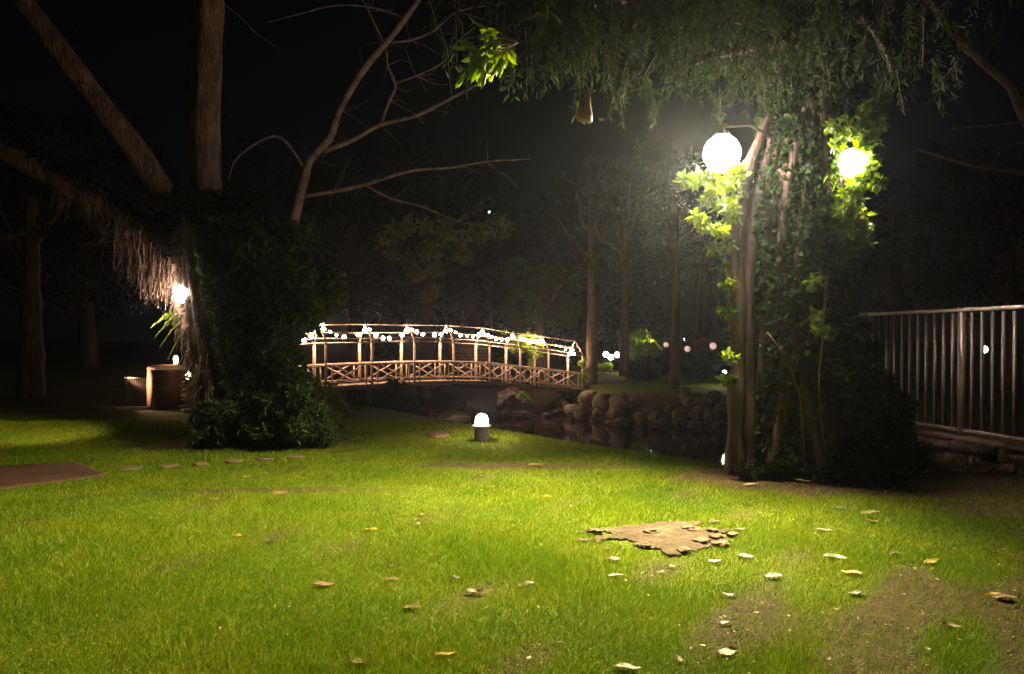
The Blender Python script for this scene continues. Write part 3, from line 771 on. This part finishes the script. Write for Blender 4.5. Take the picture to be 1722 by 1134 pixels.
# ------------------------------------------------------------------ metal fence on its stone wall
FA=np.array([5.78,8.0]); FBk=np.array([4.85,13.1]); fd=FBk-FA; FL=np.hypot(*fd); fu=fd/FL
FS=FA-fu*2.2
def FP(s,h): p=FS+fu*s; return Vector((p[0],p[1],h))
tot=FL+2.2
fe=thing('metal_fence','tall brown metal bar fence on the low stone wall at right','fence',FP(tot/2,.3))
ang=math.atan2(fu[1],fu[0])
def bar(m,s0,s1,h,th,wd):
    a,b_=FP(s0,h),FP(s1,h); c=(a+b_)/2; m.box(c,((b_-a).length,wd,th),ang)
m=MB(); bar(m,0,tot,1.86,.045,.07); m.build('top_rail',noisy('lit_rail_metal',[(.30,.24,.21),(.38,.32,.29)],4,.45,.1,metal=.2),fe)  # lamplight on the top rail painted in as a paler metal
m=MB(); bar(m,0,tot,.37,.04,.05); m.build('bottom_rail',M['metal'],fe)
s=.0
posts=[.15,3.37,6.55]
for q in posts:
    m=MB(); c=FP(q,1.075); m.box(c,(.075,.075,1.525),ang); m.build('post',M['metal'],fe)
m=None; k=0; s=.15
for a,b_ in zip(posts[:-1],posts[1:]):
    nb=int((b_-a)/.148)
    for j in range(1,nb):
        q=a+(b_-a)*j/nb; c=FP(q,1.105); mm_=MB().box(c,(.026,.038,1.425),ang); mm_.build('bar',M['metal'],fe)
# wall
wa=thing('stone_wall','low rubble stone wall with pale coping under the metal fence','wall',FP(tot/2,0))
core=MB()
c=FP(tot/2,-.25); core.box(c,(tot+.1,.22,1.0),ang); core.build('core',M['wallstone'],wa)
c=FP(tot/2,.285); MB().box(c,(tot+.16,.40,.05),ang).build('coping',M['step'],wa)
fn_=np.array([fu[1],-fu[0]]); 
if fn_[0]>0: fn_=-fn_
rb=MB()
s=-.05; 
for row in range(5):
    s=-.05+rng.uniform(0,.1); h=.18-row*.15
    while s<tot:
        L=rng.uniform(.12,.40); p=FS+fu*(s+L/2)+fn_*.13
        v,f=blob(1,3,.34,2.0,rng.uniform(0,50),(1,1,1)); v=np.sign(v)*np.abs(v)**.62*np.array([L*.52,.10,.082*rng.uniform(.8,1.2)])
        a,b_=math.cos(ang),math.sin(ang); v=np.stack([a*v[:,0]-b_*v[:,1],b_*v[:,0]+a*v[:,1],v[:,2]],1)
        rb.add(v+np.array([p[0],p[1],h+rng.normal(0,.012)]),f); s+=L
rb.build('rubble_face',M['wallstone'],wa,True)

# ------------------------------------------------------------------ brick box and things near it
bx=P(281,689,16.2); bx.z=tz(bx.x,bx.y)-.03
bt=thing('brick_box','small brick garden box with a rounded pale cap left of the forked tree','brick box',bx,R(40))
MB().box((0,0,.44),(.66,.62,.90)).build('brick_wall',M['brick'],bt,world=False)
prof=[(-.335,0),(-.335,.02),(-.31,.055),(-.26,.078),(-.15,.092),(0,.096),(.15,.092),(.26,.078),(.31,.055),(.335,.02),(.335,0)]
v=[(x,yy,.89+z) for yy in (-.33,.315) for x,z in prof]; k=len(prof)
f=[(i,i+1,i+1+k,i+k) for i in range(k-1)]
mb=MB().add(v,f); mb.add([(p[0],p[1],p[2]) for p in v[:k]]+[(0,-.33,.888)],[(i+1,i,k,k) for i in range(k-1)]); mb.add([(p[0],p[1],p[2]) for p in v[k:]]+[(0,.315,.888)],[(i,i+1,k,k) for i in range(k-1)])
mb.build('cap',noisy('salmon_plaster',[(.34,.17,.10),(.46,.27,.18)],8,.8,.3,dist=.004),bt,world=False)
MB().box((0,-.318,.44),(.63,.02,.87)).build('front_shade',noisy('shaded_front_color',[(.04,.010,.005),(.07,.020,.009),(.10,.032,.016)],5,.7,.3,dist=.004),bt,world=False)  # dark sheet added over the brick, paints the front face in shade
q=Vector((bx.x+.20,bx.y-.02,bx.z+.96))
t=thing('lantern','small glowing lantern standing on the brick box','lantern',q)
MB().lathe([(1e-4,0),(.075,0),(.07,.03),(.05,.05)],12,q).build('base',M['cap'],t,True)
sphere(.05,q+Vector((0,0,.14)),12,8,1.8).build('glass',emit('lantern_glow',(1,.75,.5),14),t,True)
MB().lathe([(.05,.22),(.03,.25),(1e-4,.27)],12,q).build('cap',M['cap'],t,True)
plight('lantern_light',q+Vector((0,0,.14)),8,(1,.62,.36),.095,t)
q2=P(317,632,15.7)
t=thing('garden_lamp','small greenish glowing garden lamp beside the brick box',"lamp",(q2.x,q2.y,tz(q2.x,q2.y)))
sphere(.06,q2,12,8,1.5).build('glass',emit('green_lamp_glow',(.95,1,.55),10),t,True)
MB().tube([(q2.x,q2.y,tz(q2.x,q2.y)-.02),(q2.x,q2.y,q2.z-.08)],.018,6).build('post',M['iron'],t)
# stack of sticks
sb=P(322,688,15.2); sb.z=tz(sb.x,sb.y)
t=thing('stick_stack','stack of crossed dry sticks and stones beside the brick box','stick stack',sb)
m=MB()
for k in range(9):
    h=.05+.07*k; s_=1 if k%2 else -1
    m.tube([sb+Vector((-.2*s_,rng.normal(0,.06),h)),sb+Vector((.2*s_,rng.normal(0,.06),h+.09*(k%3)))],[.03,.022],6)
m.build('sticks',M['root'],t,True)
m=MB()
for k in range(5):
    v,f=blob(1,2,.2,1.5,k+3,(.12,.1,.05)); m.add(v+np.array(sb+Vector((rng.normal(0,.08),rng.normal(0,.05),.04 if k<3 else .62))),f)
m.build('stones',M['stone'],t,True)
# low metal gate left of box
ga=P(212,683,16.4); gb=P(248,683,16.4); ga.z=gb.z=tz(ga.x,ga.y)
t=thing('low_metal_fence','thin low metal railing left of the brick box','railing',ga)
m=MB()
for p in (ga,gb): m.tube([p+Vector((0,0,-.05)),p+Vector((0,0,.70))],.014,6)
m.build('post',M['iron'],t,True)
sphere(.016,ga+Vector((0,-.05,.66)),10,6).build('box_fill_bulb',emit('box_fill_glow',(1,.6,.4),.3),t,True)  # added bulb holding the fill light, not a fitting of the railing
plight('box_fill_light',ga+Vector((0,-.05,.66)),150,(1,.55,.3),.035,t,100,bx+Vector((-.2,0,.6)))  # fill light added to brighten the box's left face
m=MB()
for h in (.05,.66): m.tube([ga+Vector((0,0,h)),gb+Vector((0,0,h))],.010,5)
m.build('rail',M['iron'],t,True)
m=MB()
for k in range(1,9): 
    p=ga.lerp(gb,k/9); m.tube([p+Vector((0,0,.05)),p+Vector((0,0,.66))],.005,4)
m.build('bars',M['iron'],t)
ka=P(150,688,16.0); kb=P(262,690,15.9)
m=MB(); c=(ka+kb)/2; c.z=tz(c.x,c.y)+.02; m.box(c,((kb-ka).length,.09,.08)); o=m.build('kerb',M['concrete'])
props(o,'thin pale kerb strip running left from the foot of the brick box','kerb')

# ------------------------------------------------------------------ stepping stones
ORD=['first','second','third','fourth','fifth','sixth','seventh','eighth','ninth','tenth','eleventh','twelfth','thirteenth','fourteenth','fifteenth','sixteenth','seventeenth','eighteenth','nineteenth','twentieth']
for i,(px,py,wpx) in enumerate([(218,791,52),(282,787,40),(337,783,34),(394,778,38),(446,775,36),(497,771,40)]):
    c=hit(px,py); w_=wpx/F*c.y/2*.8
    v,f=blob(1,3,.28,1.5,i+20,(w_,w_*1.15,.035)); v[:,2]=np.clip(v[:,2],-.03,.02)
    o=MB().add(v,f).build('stepping_stone',M['step'],None,True); o.location=(c.x,c.y,tz(c.x,c.y)+.012)
    props(o,f'{ORD[i]} of the tan stepping stones counted from the brown slab','stepping stone','stepping stones across the lawn')
c=hit(735,733)
v,f=blob(1,3,.12,1.2,44,(.18,.35,.05)); v[:,2]=np.clip(v[:,2],-.03,.03)
o=MB().add(v,f).build('flat_stone',M['step'],None,True); o.location=(c.x,c.y,tz(c.x,c.y)+.01); props(o,'flat tan stone in the grass left of the bollard light','stone')
# broken stones round the bare patch
for i,(px,py,wpx,mt,wh) in enumerate([(1000,897,44,'dead_tan','at the left tip'),(1205,908,46,'step','at the right rim'),(1232,903,34,'stone_red','at the far right corner'),(1180,915,50,'step','along the lower right rim'),(1150,931,44,'step','at the bottom rim'),(1160,893,44,'stone_red','at the upper right rim'),(1095,899,46,'step','in the middle of the upper half'),(1085,922,32,'step','on the lower left rim'),(1215,920,40,'stone_red','just below the right rim'),(1195,897,40,'step','just inside the right rim')]):
    c=hit(px,py); w_=wpx/F*c.y/2*.62; mat=M['step'] if mt=='dead_tan' else M[mt]
    v,f=blob(1,3,.45,1.9,i+60,(w_,w_*.8,.016))
    o=MB().add(v,f).build('flat_stone',mat,None,True); o.location=(c.x,c.y,tz(c.x,c.y)+.018); o.rotation_euler.z=rng.uniform(0,3)
    props(o,f'broken flat {"reddish" if mt=="stone_red" else "tan"} stone {wh} of the bare soil patch','stone','broken stones round the bare patch')

# ------------------------------------------------------------------ fallen leaves
def leafmesh(L,W,curl,seed):
    v=[];f=[];nu,nv=9,5
    for i in range(nu):
        u=i/(nu-1); wd=W*math.sin(math.pi*u**.8)**.75*(1+.12*math.sin(seed+u*9))
        for j in range(nv):
            s=(j/(nv-1)-.5)*2
            z=curl*(abs(s)**1.6)*wd*1.2+curl*.25*L*(2*u-1)**2+.004*math.sin(seed*3+u*7+s*3)
            v.append(((u-.5)*L,s*wd*.5,z))
    for i in range(nu-1):
        for j in range(nv-1): a=i*nv+j; f.append((a,a+1,a+nv+1,a+nv))
    return v,f
LV=[(1463,865,46,'tan','lying above its twin at the right of the lawn'),(1467,880,38,'tan','lying just below the larger tan leaf at right'),(1388,895,40,'pale','left of the two tan leaves at right'),
(1415,858,52,'dark','above left of the two tan leaves at right'),(1405,942,50,'pale','alone in the grass well right of the bare patch'),(1505,937,40,'dark','between the pale leaf and the orange leaf at right'),
(1567,949,46,'yellow','curled at the right side of the lawn'),(1202,949,44,'pale','below the right end of the bare patch, left of its neighbour'),(1254,940,40,'pale','just below the right rim of the bare patch'),
(1300,974,48,'pale','slender and slanting, right of and below the bare patch'),(1036,972,44,'tan','below the left half of the bare patch'),(1031,946,36,'tan','close below the left half of the bare patch'),
(1227,1005,46,'tan','midway between the bare patch and the bottom edge'),(1220,1052,48,'pale','near the bottom edge, right of centre'),(1055,1128,60,'pale','cut by the bottom edge of the lawn, right of centre'),
(883,988,44,'brown','in the grass left of the bare patch'),(693,1026,62,'brown','large, in the lower middle of the lawn'),(750,1108,58,'yellow','near the bottom edge in the middle'),
(548,987,54,'brown','in the lower left middle of the lawn'),(800,1002,50,'tan','between the two brown leaves of the lower lawn'),(660,978,42,'tan','above the large brown leaf of the lower lawn'),
(763,978,36,'dark','right of the faint tan leaf in the lower middle'),(663,955,28,'dark','small, above the lower middle of the lawn'),(711,869,24,'tan','small, below the bollard light and to its left'),
(703,885,24,'pale','small, directly below a small tan leaf'),(624,894,30,'yellow','small, in the middle left of the lawn'),(455,913,30,'dark','small, in the left half of the lawn'),
(470,834,58,'brown','long, in the middle left below the stepping stones'),(364,843,22,'brown','small, left of the long brown leaf'),(826,822,24,'tan','small, below the bollard light'),
(803,803,26,'brown','small, below the bollard light, nearer to it'),(920,838,26,'yellow','small, between the bollard light and the bare patch'),(1262,818,54,'tan','at the rim of bare ground left of the ivy covered tree'),
(1130,957,30,'brown','just under the bottom rim of the bare patch'),(1245,893,34,'brown','touching the far right corner of the bare patch'),(1432,968,46,'yellow','below the lone pale leaf at right'),
(1690,1010,50,'brown','at the right edge of the lawn, lower one'),(1668,1004,40,'yellow','near the right edge of the lawn, beside a brown one'),(1440,1003,44,'dark','lower right part of the lawn'),
(1222,1105,60,'brown','bottom edge, right of the slender pale leaf'),(1600,1060,54,'brown','lower right corner of the lawn'),(1560,797,40,'brown','at the foot of the stone wall, left one'),
(1610,795,44,'tan','at the foot of the stone wall, middle one'),(1655,797,36,'brown','at the foot of the stone wall, right one'),(605,1120,60,'brown','bottom edge in the left middle'),
(415,804,18,'pale','tiny, just below the stepping stones'),(400,905,26,'yellow','small, in the left part of the lawn'),(240,945,36,'brown','in the lower left of the lawn'),
(900,785,90,'brown','on the worn ground right of the bollard light'),(1440,815,36,'yellow','in the grass in front of the ivy covered tree'),(1350,812,36,'brown','on the bare ground before the ivy covered tree')]
for i,(px,py,wpx,cn,wh) in enumerate(LV):
    c=hit(px,py); L=min(.17,wpx/F*c.y*rng.uniform(.58,.8))
    v,f=leafmesh(L,L*rng.uniform(.38,.6),rng.uniform(.04,.18),i*1.7)
    o=MB().add(v,f).build('fallen_leaf',M['dead_'+cn],None,True)
    o.location=(c.x,c.y,tz(c.x,c.y)+.015); o.rotation_euler=(rng.normal(0,.09),rng.normal(0,.08),rng.uniform(-.5,.5)+(math.pi if i%2 else 0))
    props(o,f'{cn} fallen leaf, {wh}','fallen leaf','fallen leaves scattered on the lawn')

n_=5200
yy=2.8*np.exp(rng.uniform(0,1,n_)*np.log(10/2.8)); xx=rng.uniform(-.74,.74,n_)*yy
dens=.10+.9*soil_mask(xx,yy)*(xx>0)+.35*np.exp(-((xx-3.5)**2+(yy-7.0)**2)/2)+.9*inpoly(xx,yy,PATCH)
k_=(rng.uniform(0,1,n_)<dens); xx=xx[k_]; yy=yy[k_]
pz=terrain(xx,yy)+.018
v,f=leaves(np.stack([xx,yy,pz],1),.022,.55,None,0,1,.6); v=v.reshape(-1,6,3); c_=v.mean(1,keepdims=True); v[:,:,2]=c_[:,:,2]+(v[:,:,2]-c_[:,:,2])*.35
o=MB().add(v.reshape(-1,3),f).build('leaf_litter',leafmat('litter',[(.05,.028,.014),(.14,.08,.04),(.26,.17,.10),(.10,.06,.03)],.1,.7))
props(o,'fine crumbs of dry leaf and twig strewn over the lawn','leaf litter',None,'stuff')
# ------------------------------------------------------------------ boulders on the far bank
BO=[(395,580,110,50,0),(330,630,60,50,0),(505,608,125,85,0),(400,682,90,75,0),(465,690,90,95,0),(590,630,115,100,1),(690,655,125,140,1),(545,692,60,50,1),(700,752,125,50,2),(810,715,75,60,1),(822,758,55,55,2),(912,722,105,70,2),(948,757,85,55,2),(1055,712,105,70,2),(1048,760,110,55,2),(1078,585,65,95,2),(1115,630,85,65,2),(1000,680,85,60,2),(870,682,90,60,2),(1165,700,105,80,2),(1205,640,100,80,2),(1240,720,105,80,2),(1145,765,90,50,2),(1250,600,90,75,2),(760,640,90,60,1),(640,700,60,50,1),(620,750,50,30,0),(360,655,35,60,0),(240,705,50,30,2),(285,695,60,35,2),(310,680,45,40,2),(1290,690,90,90,2),(1290,770,90,60,2)]
for i,(x,y,ww,hh,k) in enumerate(BO):
    px=850+x/3.545; py=500+y/3.545; wpx=ww/3.545; hpx=hh/3.545
    h_=hit(px,py+hpx*.5); Yd=h_.y; c=P(px,py,Yd)
    s=Yd/F
    v,f=blob(1,4,.16,1.3,i+100,(wpx*s*.56,wpx*s*.5,hpx*s*.56))
    mt=M[['stone','stone','stone_dark'][k]]
    o=MB().add(v,f).build('boulder',mt,None,True); o.location=c+Vector((0,wpx*s*.3,0)); 
    row='at the waterline' if y>=700 else ('in the middle row' if y>=650 else 'in the upper row')
    rw=lambda a:(a>=700)+(a>=650); nth=sum(1 for q in BO if rw(q[1])==rw(y) and q[0]<x)
    o['_']=0; del o['_']
    props(o,f'{["tan","brown","dark"][k]} rounded boulder {row} of the far bank, {ORD[nth] if nth<20 else "last"} from the bridge end','boulder','boulders heaped on the far river bank')
for i,(px,py,wpx,hpx,mt,lb) in enumerate([(853,672,34,28,'stone','tan boulder under the bridge, highest of its heap'),(868,684,44,30,'stone_red','reddish boulder under the bridge, largest of its heap'),(842,695,26,14,'stone_red','small reddish rock at the left foot of the heap under the bridge'),(783,690,18,24,'stone_red','upright reddish rock under the bridge behind the bollard light'),(872,697,36,12,'stone_red','flat reddish rock lowest in the heap under the bridge'),(760,702,60,16,'stone_dark','long dark rock at the water left of the bollard light'),(862,655,20,22,'stone_red','small reddish rock topping the heap under the bridge')]):
    h_=hit(px,py+hpx*.5); Yd=h_.y; s=Yd/F
    v,f=blob(1,4,.22,1.6,i+200,(wpx*s*.55,wpx*s*.5,hpx*s*.58))
    o=MB().add(v,f).build('boulder',M[mt],None,True); o.location=P(px,py,Yd); props(o,lb,'boulder','rocks under the footbridge')
# log at the bank
a=P(672,680,22); b_=P(712,700,20.5)
o=limb('fallen_log',[a,a.lerp(b_,.5)+Vector((0,0,.08)),b_],.14,.17,M['bark'],None,12,nz=.3); props(o,'short fallen brown log at the river edge below the bridge','log')
shrub_px('leafy_bush','small bright green sprig growing on the rocks under the bridge',870,888,655,672,36,40,.14,M['ivyb'],4,.2,.5)

# ------------------------------------------------------------------ bare-branched tree behind the left tree
Yb=14.5
bt2=thing('bare_tree','slender tree with long bare forking branches behind the forked tree','tree',(P(427,700,Yb).x,Yb,0))
limb('trunk',[P(425,715,Yb),P(440,600,Yb),P(478,440,Yb),P(512,300,Yb)],.17,.085,M['branch'],bt2,12,nz=.15)
BR=[([(512,305),(522,270),(555,232),(572,185),(610,120),(660,60),(700,5),(740,-60)],.085,.05),
([(545,255),(595,235),(640,210),(700,195),(760,165),(815,135),(860,100)],.05,.018),
([(640,210),(655,170),(665,145),(652,110),(648,80),(620,20),(600,-20)],.035,.012),
([(665,140),(700,128),(745,105),(770,70),(800,45)],.02,.006),
([(652,72),(690,68),(730,52),(770,20),(850,5)],.025,.008),
([(735,45),(728,20),(718,-10)],.010,.006),
([(512,330),(560,322),(610,312),(690,288),(760,282),(820,272),(890,268)],.045,.010),
([(615,312),(660,335),(710,348),(770,372),(830,385)],.028,.008),
([(820,275),(850,295),(870,315)],.010,.004),
([(684,30),(620,12),(560,10),(500,25),(450,38)],.022,.006),([(352,-10),(400,25),(430,55),(470,82)],.018,.005),
([(516,290),(480,238),(450,232),(400,265),(385,300)],.03,.012)]
for i,(pl,r0,r1) in enumerate(BR):
    limb('branch',[P(x,y,Yb-.05*j) for j,(x,y) in enumerate(pl)],r0,r1,M['branch'],bt2,7,nz=.2,seed=i)
tw=MB()
for k in range(90):
    pl,r0,r1=BR[[0,1,2,3,4,6,7][k%7]]; j=random.randrange(1,len(pl)-1)
    a=P(*pl[j],Yb-.05*j); d=Vector((rng.normal(.15,.3),rng.normal(0,.3),rng.normal(.1,.3)))
    tw.tube([a,a+d*.5+Vector((0,0,rng.normal(0,.05))),a+d],[.007,.005,.003],4,False)
bt2_tw=tw
# hanging leaf clusters above the bridge
cs=[];rd=[]
for px,py,r_ in [(650,405,.22),(670,385,.25),(700,375,.28),(720,420,.26),(690,435,.2),(735,450,.2),(725,485,.16),(700,460,.18),(715,500,.1),(760,400,.3),(800,390,.3),(780,430,.2),(840,380,.3),(660,425,.15),(740,380,.3)]:
    cs.append(P(px,py,13.9+rng.normal(0,.2))); rd.append(r_)
m=MB().add(*clumps(cs,rd,110,.11,.4,.5)); m.v+=bt2_tw.v; m.f+=[q+m.n for q in bt2_tw.f]; m.mi+=[1]*len(bt2_tw.mi); m.build('crown',[M['leafolive'],M['branch']],bt2)

# tree off to the right: its branches enter the frame
rb_=thing('bare_tree','tree beyond the fence whose bare crooked branches enter at the right edge','tree',(9.6,12.5,-.3))
limb('trunk',[(9.6,12.5,-.5),(9.7,12.5,1.5),(9.6,12.4,3.2),(9.9,12.6,6)],.3,.15,M['branch'],rb_,14,nz=.2)
for pl,r0,r1 in [([(1790,330),(1722,190),(1700,145),(1655,105),(1610,60),(1565,5),(1530,-50)],.10,.05),([(1790,300),(1722,290),(1640,278),(1590,265),(1540,250)],.06,.02),([(1790,240),(1722,208),(1660,212),(1600,216)],.035,.012),([(1722,240),(1700,245),(1675,262)],.02,.01),([(1655,100),(1680,60),(1690,20)],.03,.01)]:
    limb('branch',[P(x,y,11.8) for x,y in pl],r0,r1,M['branch'],rb_,9,nz=.25)
# ------------------------------------------------------------------ background trees
def bgtree(label,px,ybase,Yd,wpx,topy,cr,ncl,size,mat,bark,nleaf=130,lean=0,crown_x=1.0,name='dark_tree',cpx=None,cy=None):
    base=P(px,ybase,Yd); base.z=max(tz(base.x,base.y),WATER)-.05
    r_=wpx/F*Yd/2; top=P(px+lean,topy,Yd)
    t=thing(name,label,'tree',base)
    H=top.z-base.z
    mid=base.lerp(top,.5)+Vector((rng.normal(0,r_*.6),0,0))
    limb('trunk',[base,base.lerp(mid,.5),mid,mid.lerp(top,.5),top],r_*1.15,r_*.45,bark,t,14,.04,.25,seed=px)
    cc=top if cpx is None else P(cpx,cy,Yd)
    cs=[];rd=[]
    for k in range(ncl):
        a=rng.uniform(0,2*math.pi); q=rng.uniform(.1,1)**.5; z=rng.uniform(-.8,1)
        cs.append(cc+Vector((math.cos(a)*q*cr*crown_x,math.sin(a)*q*cr*.8,z*cr*.8))); rd.append(cr*rng.uniform(.16,.3))
    for k in range(5):
        e=Vector(cs[k*2]); limb('limb',[mid.lerp(top,.2+.15*k),mid.lerp(e,.6)+Vector((0,0,.3)),e],r_*.4,r_*.12,bark,t,7,nz=.2,n=4)
    MB().add(*clumps(cs,rd,nleaf,size,.4,.4)).build('crown',mat,t)
    return t
bgtree('trunk with thin ivy rising beside the right end of the bridge',994,655,41.5,19,330,2.2,30,.22,M['leafdark'],M['bark_dark'],110)
bgtree('far trunk standing right of the three path lights',1050,636,52,16,330,2.8,30,.3,M['leafdark'],M['bark_dark'],100,lean=-8)
bgtree('dark trunk between the bridge and the ivy covered tree, by the boulders',1135,655,38,16,300,2.2,28,.24,M['leafdark'],M['bark_far'],100)
bgtree('leafy tree behind the bridge roof, lit green by its bulbs',911,640,46,22,480,2.6,36,.26,M['ivy'],M['bark_dark'],170,cpx=900,cy=500)
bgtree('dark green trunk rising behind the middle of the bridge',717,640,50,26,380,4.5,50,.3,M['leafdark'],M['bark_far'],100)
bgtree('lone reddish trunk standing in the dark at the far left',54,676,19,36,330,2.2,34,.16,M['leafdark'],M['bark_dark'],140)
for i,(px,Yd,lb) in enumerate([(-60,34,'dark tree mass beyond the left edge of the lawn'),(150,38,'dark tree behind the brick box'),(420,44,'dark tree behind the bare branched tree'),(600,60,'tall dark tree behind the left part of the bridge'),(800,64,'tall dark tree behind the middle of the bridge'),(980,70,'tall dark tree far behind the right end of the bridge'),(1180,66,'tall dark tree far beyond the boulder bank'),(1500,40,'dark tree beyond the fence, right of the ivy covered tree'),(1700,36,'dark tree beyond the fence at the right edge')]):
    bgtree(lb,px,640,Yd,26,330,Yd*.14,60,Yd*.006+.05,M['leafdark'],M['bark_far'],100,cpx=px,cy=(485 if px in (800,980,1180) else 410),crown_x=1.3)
# green leaves lit by the bridge lights
gl=thing('climbing_vine','bright green vine spilling over the bridge roof by the lights','vine',BP(5.6,.9,1.9))
cs=[];rd=[]
for k in range(26):
    t_=rng.uniform(4.9,6.1); cs.append(BP(t_,rng.uniform(.5,1.5),rng.uniform(1.75,2.75))); rd.append(rng.uniform(.12,.26))
for k in range(6): cs.append(BP(5.75+rng.normal(0,.05),1.0,1.9-.18*k)); rd.append(.14)
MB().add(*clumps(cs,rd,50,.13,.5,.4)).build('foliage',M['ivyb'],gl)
MB().tube([BP(5.9,1.12,-.9),BP(5.85,1.1,.6),BP(5.75,1.0,1.6),BP(5.6,.9,2.4)],.02,6).build('stem',M['branch'],gl,True)
vi=thing('climbing_vine','leafy vine climbing the post at the right end of the bridge','vine',BP(6.94,-.1,0))
MB().add(*clumps([BP(6.95+rng.normal(0,.05),rng.uniform(-.25,.05),h) for h in np.linspace(-.2,1.7,12)],.16,50,.11,.5,.4)).build('foliage',M['ivyb'],vi)
MB().tube([BP(6.97,-.1,-.4),BP(6.93,-.08,.8),BP(6.97,-.05,1.8)],.018,6).build('stem',M['branch'],vi,True)

# ------------------------------------------------------------------ far lights and garden things
def post_lamp(label,px,py,Yd,r_,e,col,power=0,arms=None,name='post_lamp'):
    c=P(px,py,Yd); z0=tz(c.x,c.y)
    t=thing(name,label,'lamp',(c.x,c.y,z0),0)
    mt=emit('post_lamp_glow',col,e)
    MB().tube([(c.x,c.y+.03,z0-.05),(c.x,c.y+.03,c.z-r_*.9)],[.05,.03],8).build('post',M['iron'],t,True)
    cs=[c] if arms is None else [P(a,b_,Yd) for a,b_ in arms]
    for q in cs:
        sphere(r_,q,14,8).build('globe',mt,t,True)
        if arms is not None: MB().tube([(c.x,c.y+.03,c.z-r_*.9),(q.x,q.y,q.z-r_)],.02,5).build('arm',M['iron'],t,True)
    if power: plight('post_light',c+Vector((0,0,r_+.02)),power,col,r_*.9,t)
    return t
post_lamp('cluster of three bright globes on a path lamp beyond the bridge',1027,603,55,.20,30,(1,.85,.65),110,[(1019,596),(1027,601),(1038,597)])
post_lamp('glowing lamp inside the bright green bush',1096,578,57,.22,18,(1,1,.6),130)
post_lamp('leftmost of the three pale pink far lanterns on posts',1120,580,60,.22,.28,(1,.5,.42))
post_lamp('middle one of the pale pink far lanterns on posts',1156,587,58,.24,.3,(1,.5,.42))
post_lamp('rightmost of the pale pink far lanterns, nearest the ivy covered tree',1199,582,56,.26,.36,(1,.55,.5))
post_lamp('tiny bright white lamp between the pale far lanterns',1150,571,75,.11,12,(1,.95,.9))
post_lamp('small bright garden light at the left edge of the ivy covered trunk',1218,627,40,.12,30,(1,.88,.65),90)
post_lamp('bright garden lamp seen through the bars of the metal fence',1655,588,20,.09,25,(1,.9,.7),20)
post_lamp('tiny bluish lamp high on a distant mast above the bridge',823,357,62,.10,3,(.6,.9,.95),0)
bs=P(1078,600,58)
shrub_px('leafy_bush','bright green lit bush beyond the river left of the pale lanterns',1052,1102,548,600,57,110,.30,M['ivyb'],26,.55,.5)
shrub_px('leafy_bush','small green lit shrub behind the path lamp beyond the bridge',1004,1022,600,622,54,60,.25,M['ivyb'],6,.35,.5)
hg=P(1150,615,50)
shrub_px('hedge','long dark hedge beyond the boulders on the far bank',1060,1240,590,632,48,150,.25,M['leafdark'],40,.6,.4)
# red canopy
rc=P(1187,576,60); t=thing('garden_parasol','small faded red garden parasol among the far lanterns','parasol',(rc.x,rc.y,tz(rc.x,rc.y)))
MB().lathe([(1.1,-.1),(.7,.15),(.3,.32),(1e-4,.4)],10,rc).build('canopy',noisy('red_canvas',[(.25,.05,.035),(.35,.09,.06)],3,.8,.2),t)
MB().tube([(rc.x,rc.y,tz(rc.x,rc.y)),(rc.x,rc.y,rc.z+.35)],.03,6).build('pole',M['iron'],t)
# slatted hut behind the bridge
hc=P(790,600,46)
t=thing('garden_hut','dark slatted hut wall glimpsed behind the middle of the bridge','hut',(hc.x,hc.y,-1.0))
m=MB(); m.box((hc.x,hc.y,.1),(2.5,1.6,2.4)); m.build('wall',M['bark_far'],t)
m=MB()
for k in range(10): m.box((hc.x,hc.y-.82,-.7+.2*k),(2.4,.03,.11))
m.build('slats',M['bark_dark'],t)
MB().add([(hc.x-1.5,hc.y-1.1,1.301),(hc.x+1.5,hc.y-1.1,1.301),(hc.x+1.5,hc.y+1.1,1.301),(hc.x-1.5,hc.y+1.1,1.301),(hc.x-1.2,hc.y,1.85),(hc.x+1.2,hc.y,1.85)],[(0,3,2,1),(0,1,5,4),(2,3,4,5)]).add([(hc.x-1.5,hc.y-1.1,1.301),(hc.x-1.5,hc.y+1.1,1.301),(hc.x-1.2,hc.y,1.85)],[(0,2,1)]).add([(hc.x+1.5,hc.y-1.1,1.301),(hc.x+1.5,hc.y+1.1,1.301),(hc.x+1.2,hc.y,1.85)],[(0,1,2)]).build('roof',M['bark_dark'],t)
# earth path beyond the bridge
pts=[(3.6,40.6),(6.0,43.5),(9,46),(12.5,47.5),(12.5,48.8),(8.4,47.4),(5.2,45.2),(3.0,42.0)]
po=flat('path',pts,M['soil'],.02); props(po,'reddish earth path leading away from the right end of the bridge',None,None,'structure')

# ------------------------------------------------------------------ damp night air
hm=bpy.data.materials.new('haze'); hm.use_nodes=True; n=hm.node_tree.nodes; l=hm.node_tree.links; n.remove(n['Principled BSDF'])
pv=n.new('ShaderNodeVolumePrincipled'); pv.inputs['Color'].default_value=(.74,.76,1,1); pv.inputs['Density'].default_value=.0006; pv.inputs['Anisotropy'].default_value=0.85
l.new(pv.outputs[0], n['Material Output'].inputs['Volume'])
hz=MB().box((0,225,8),(840,560,24)).build('haze',hm); props(hz,'thin damp night air glowing around the lamps','haze',None,'stuff')
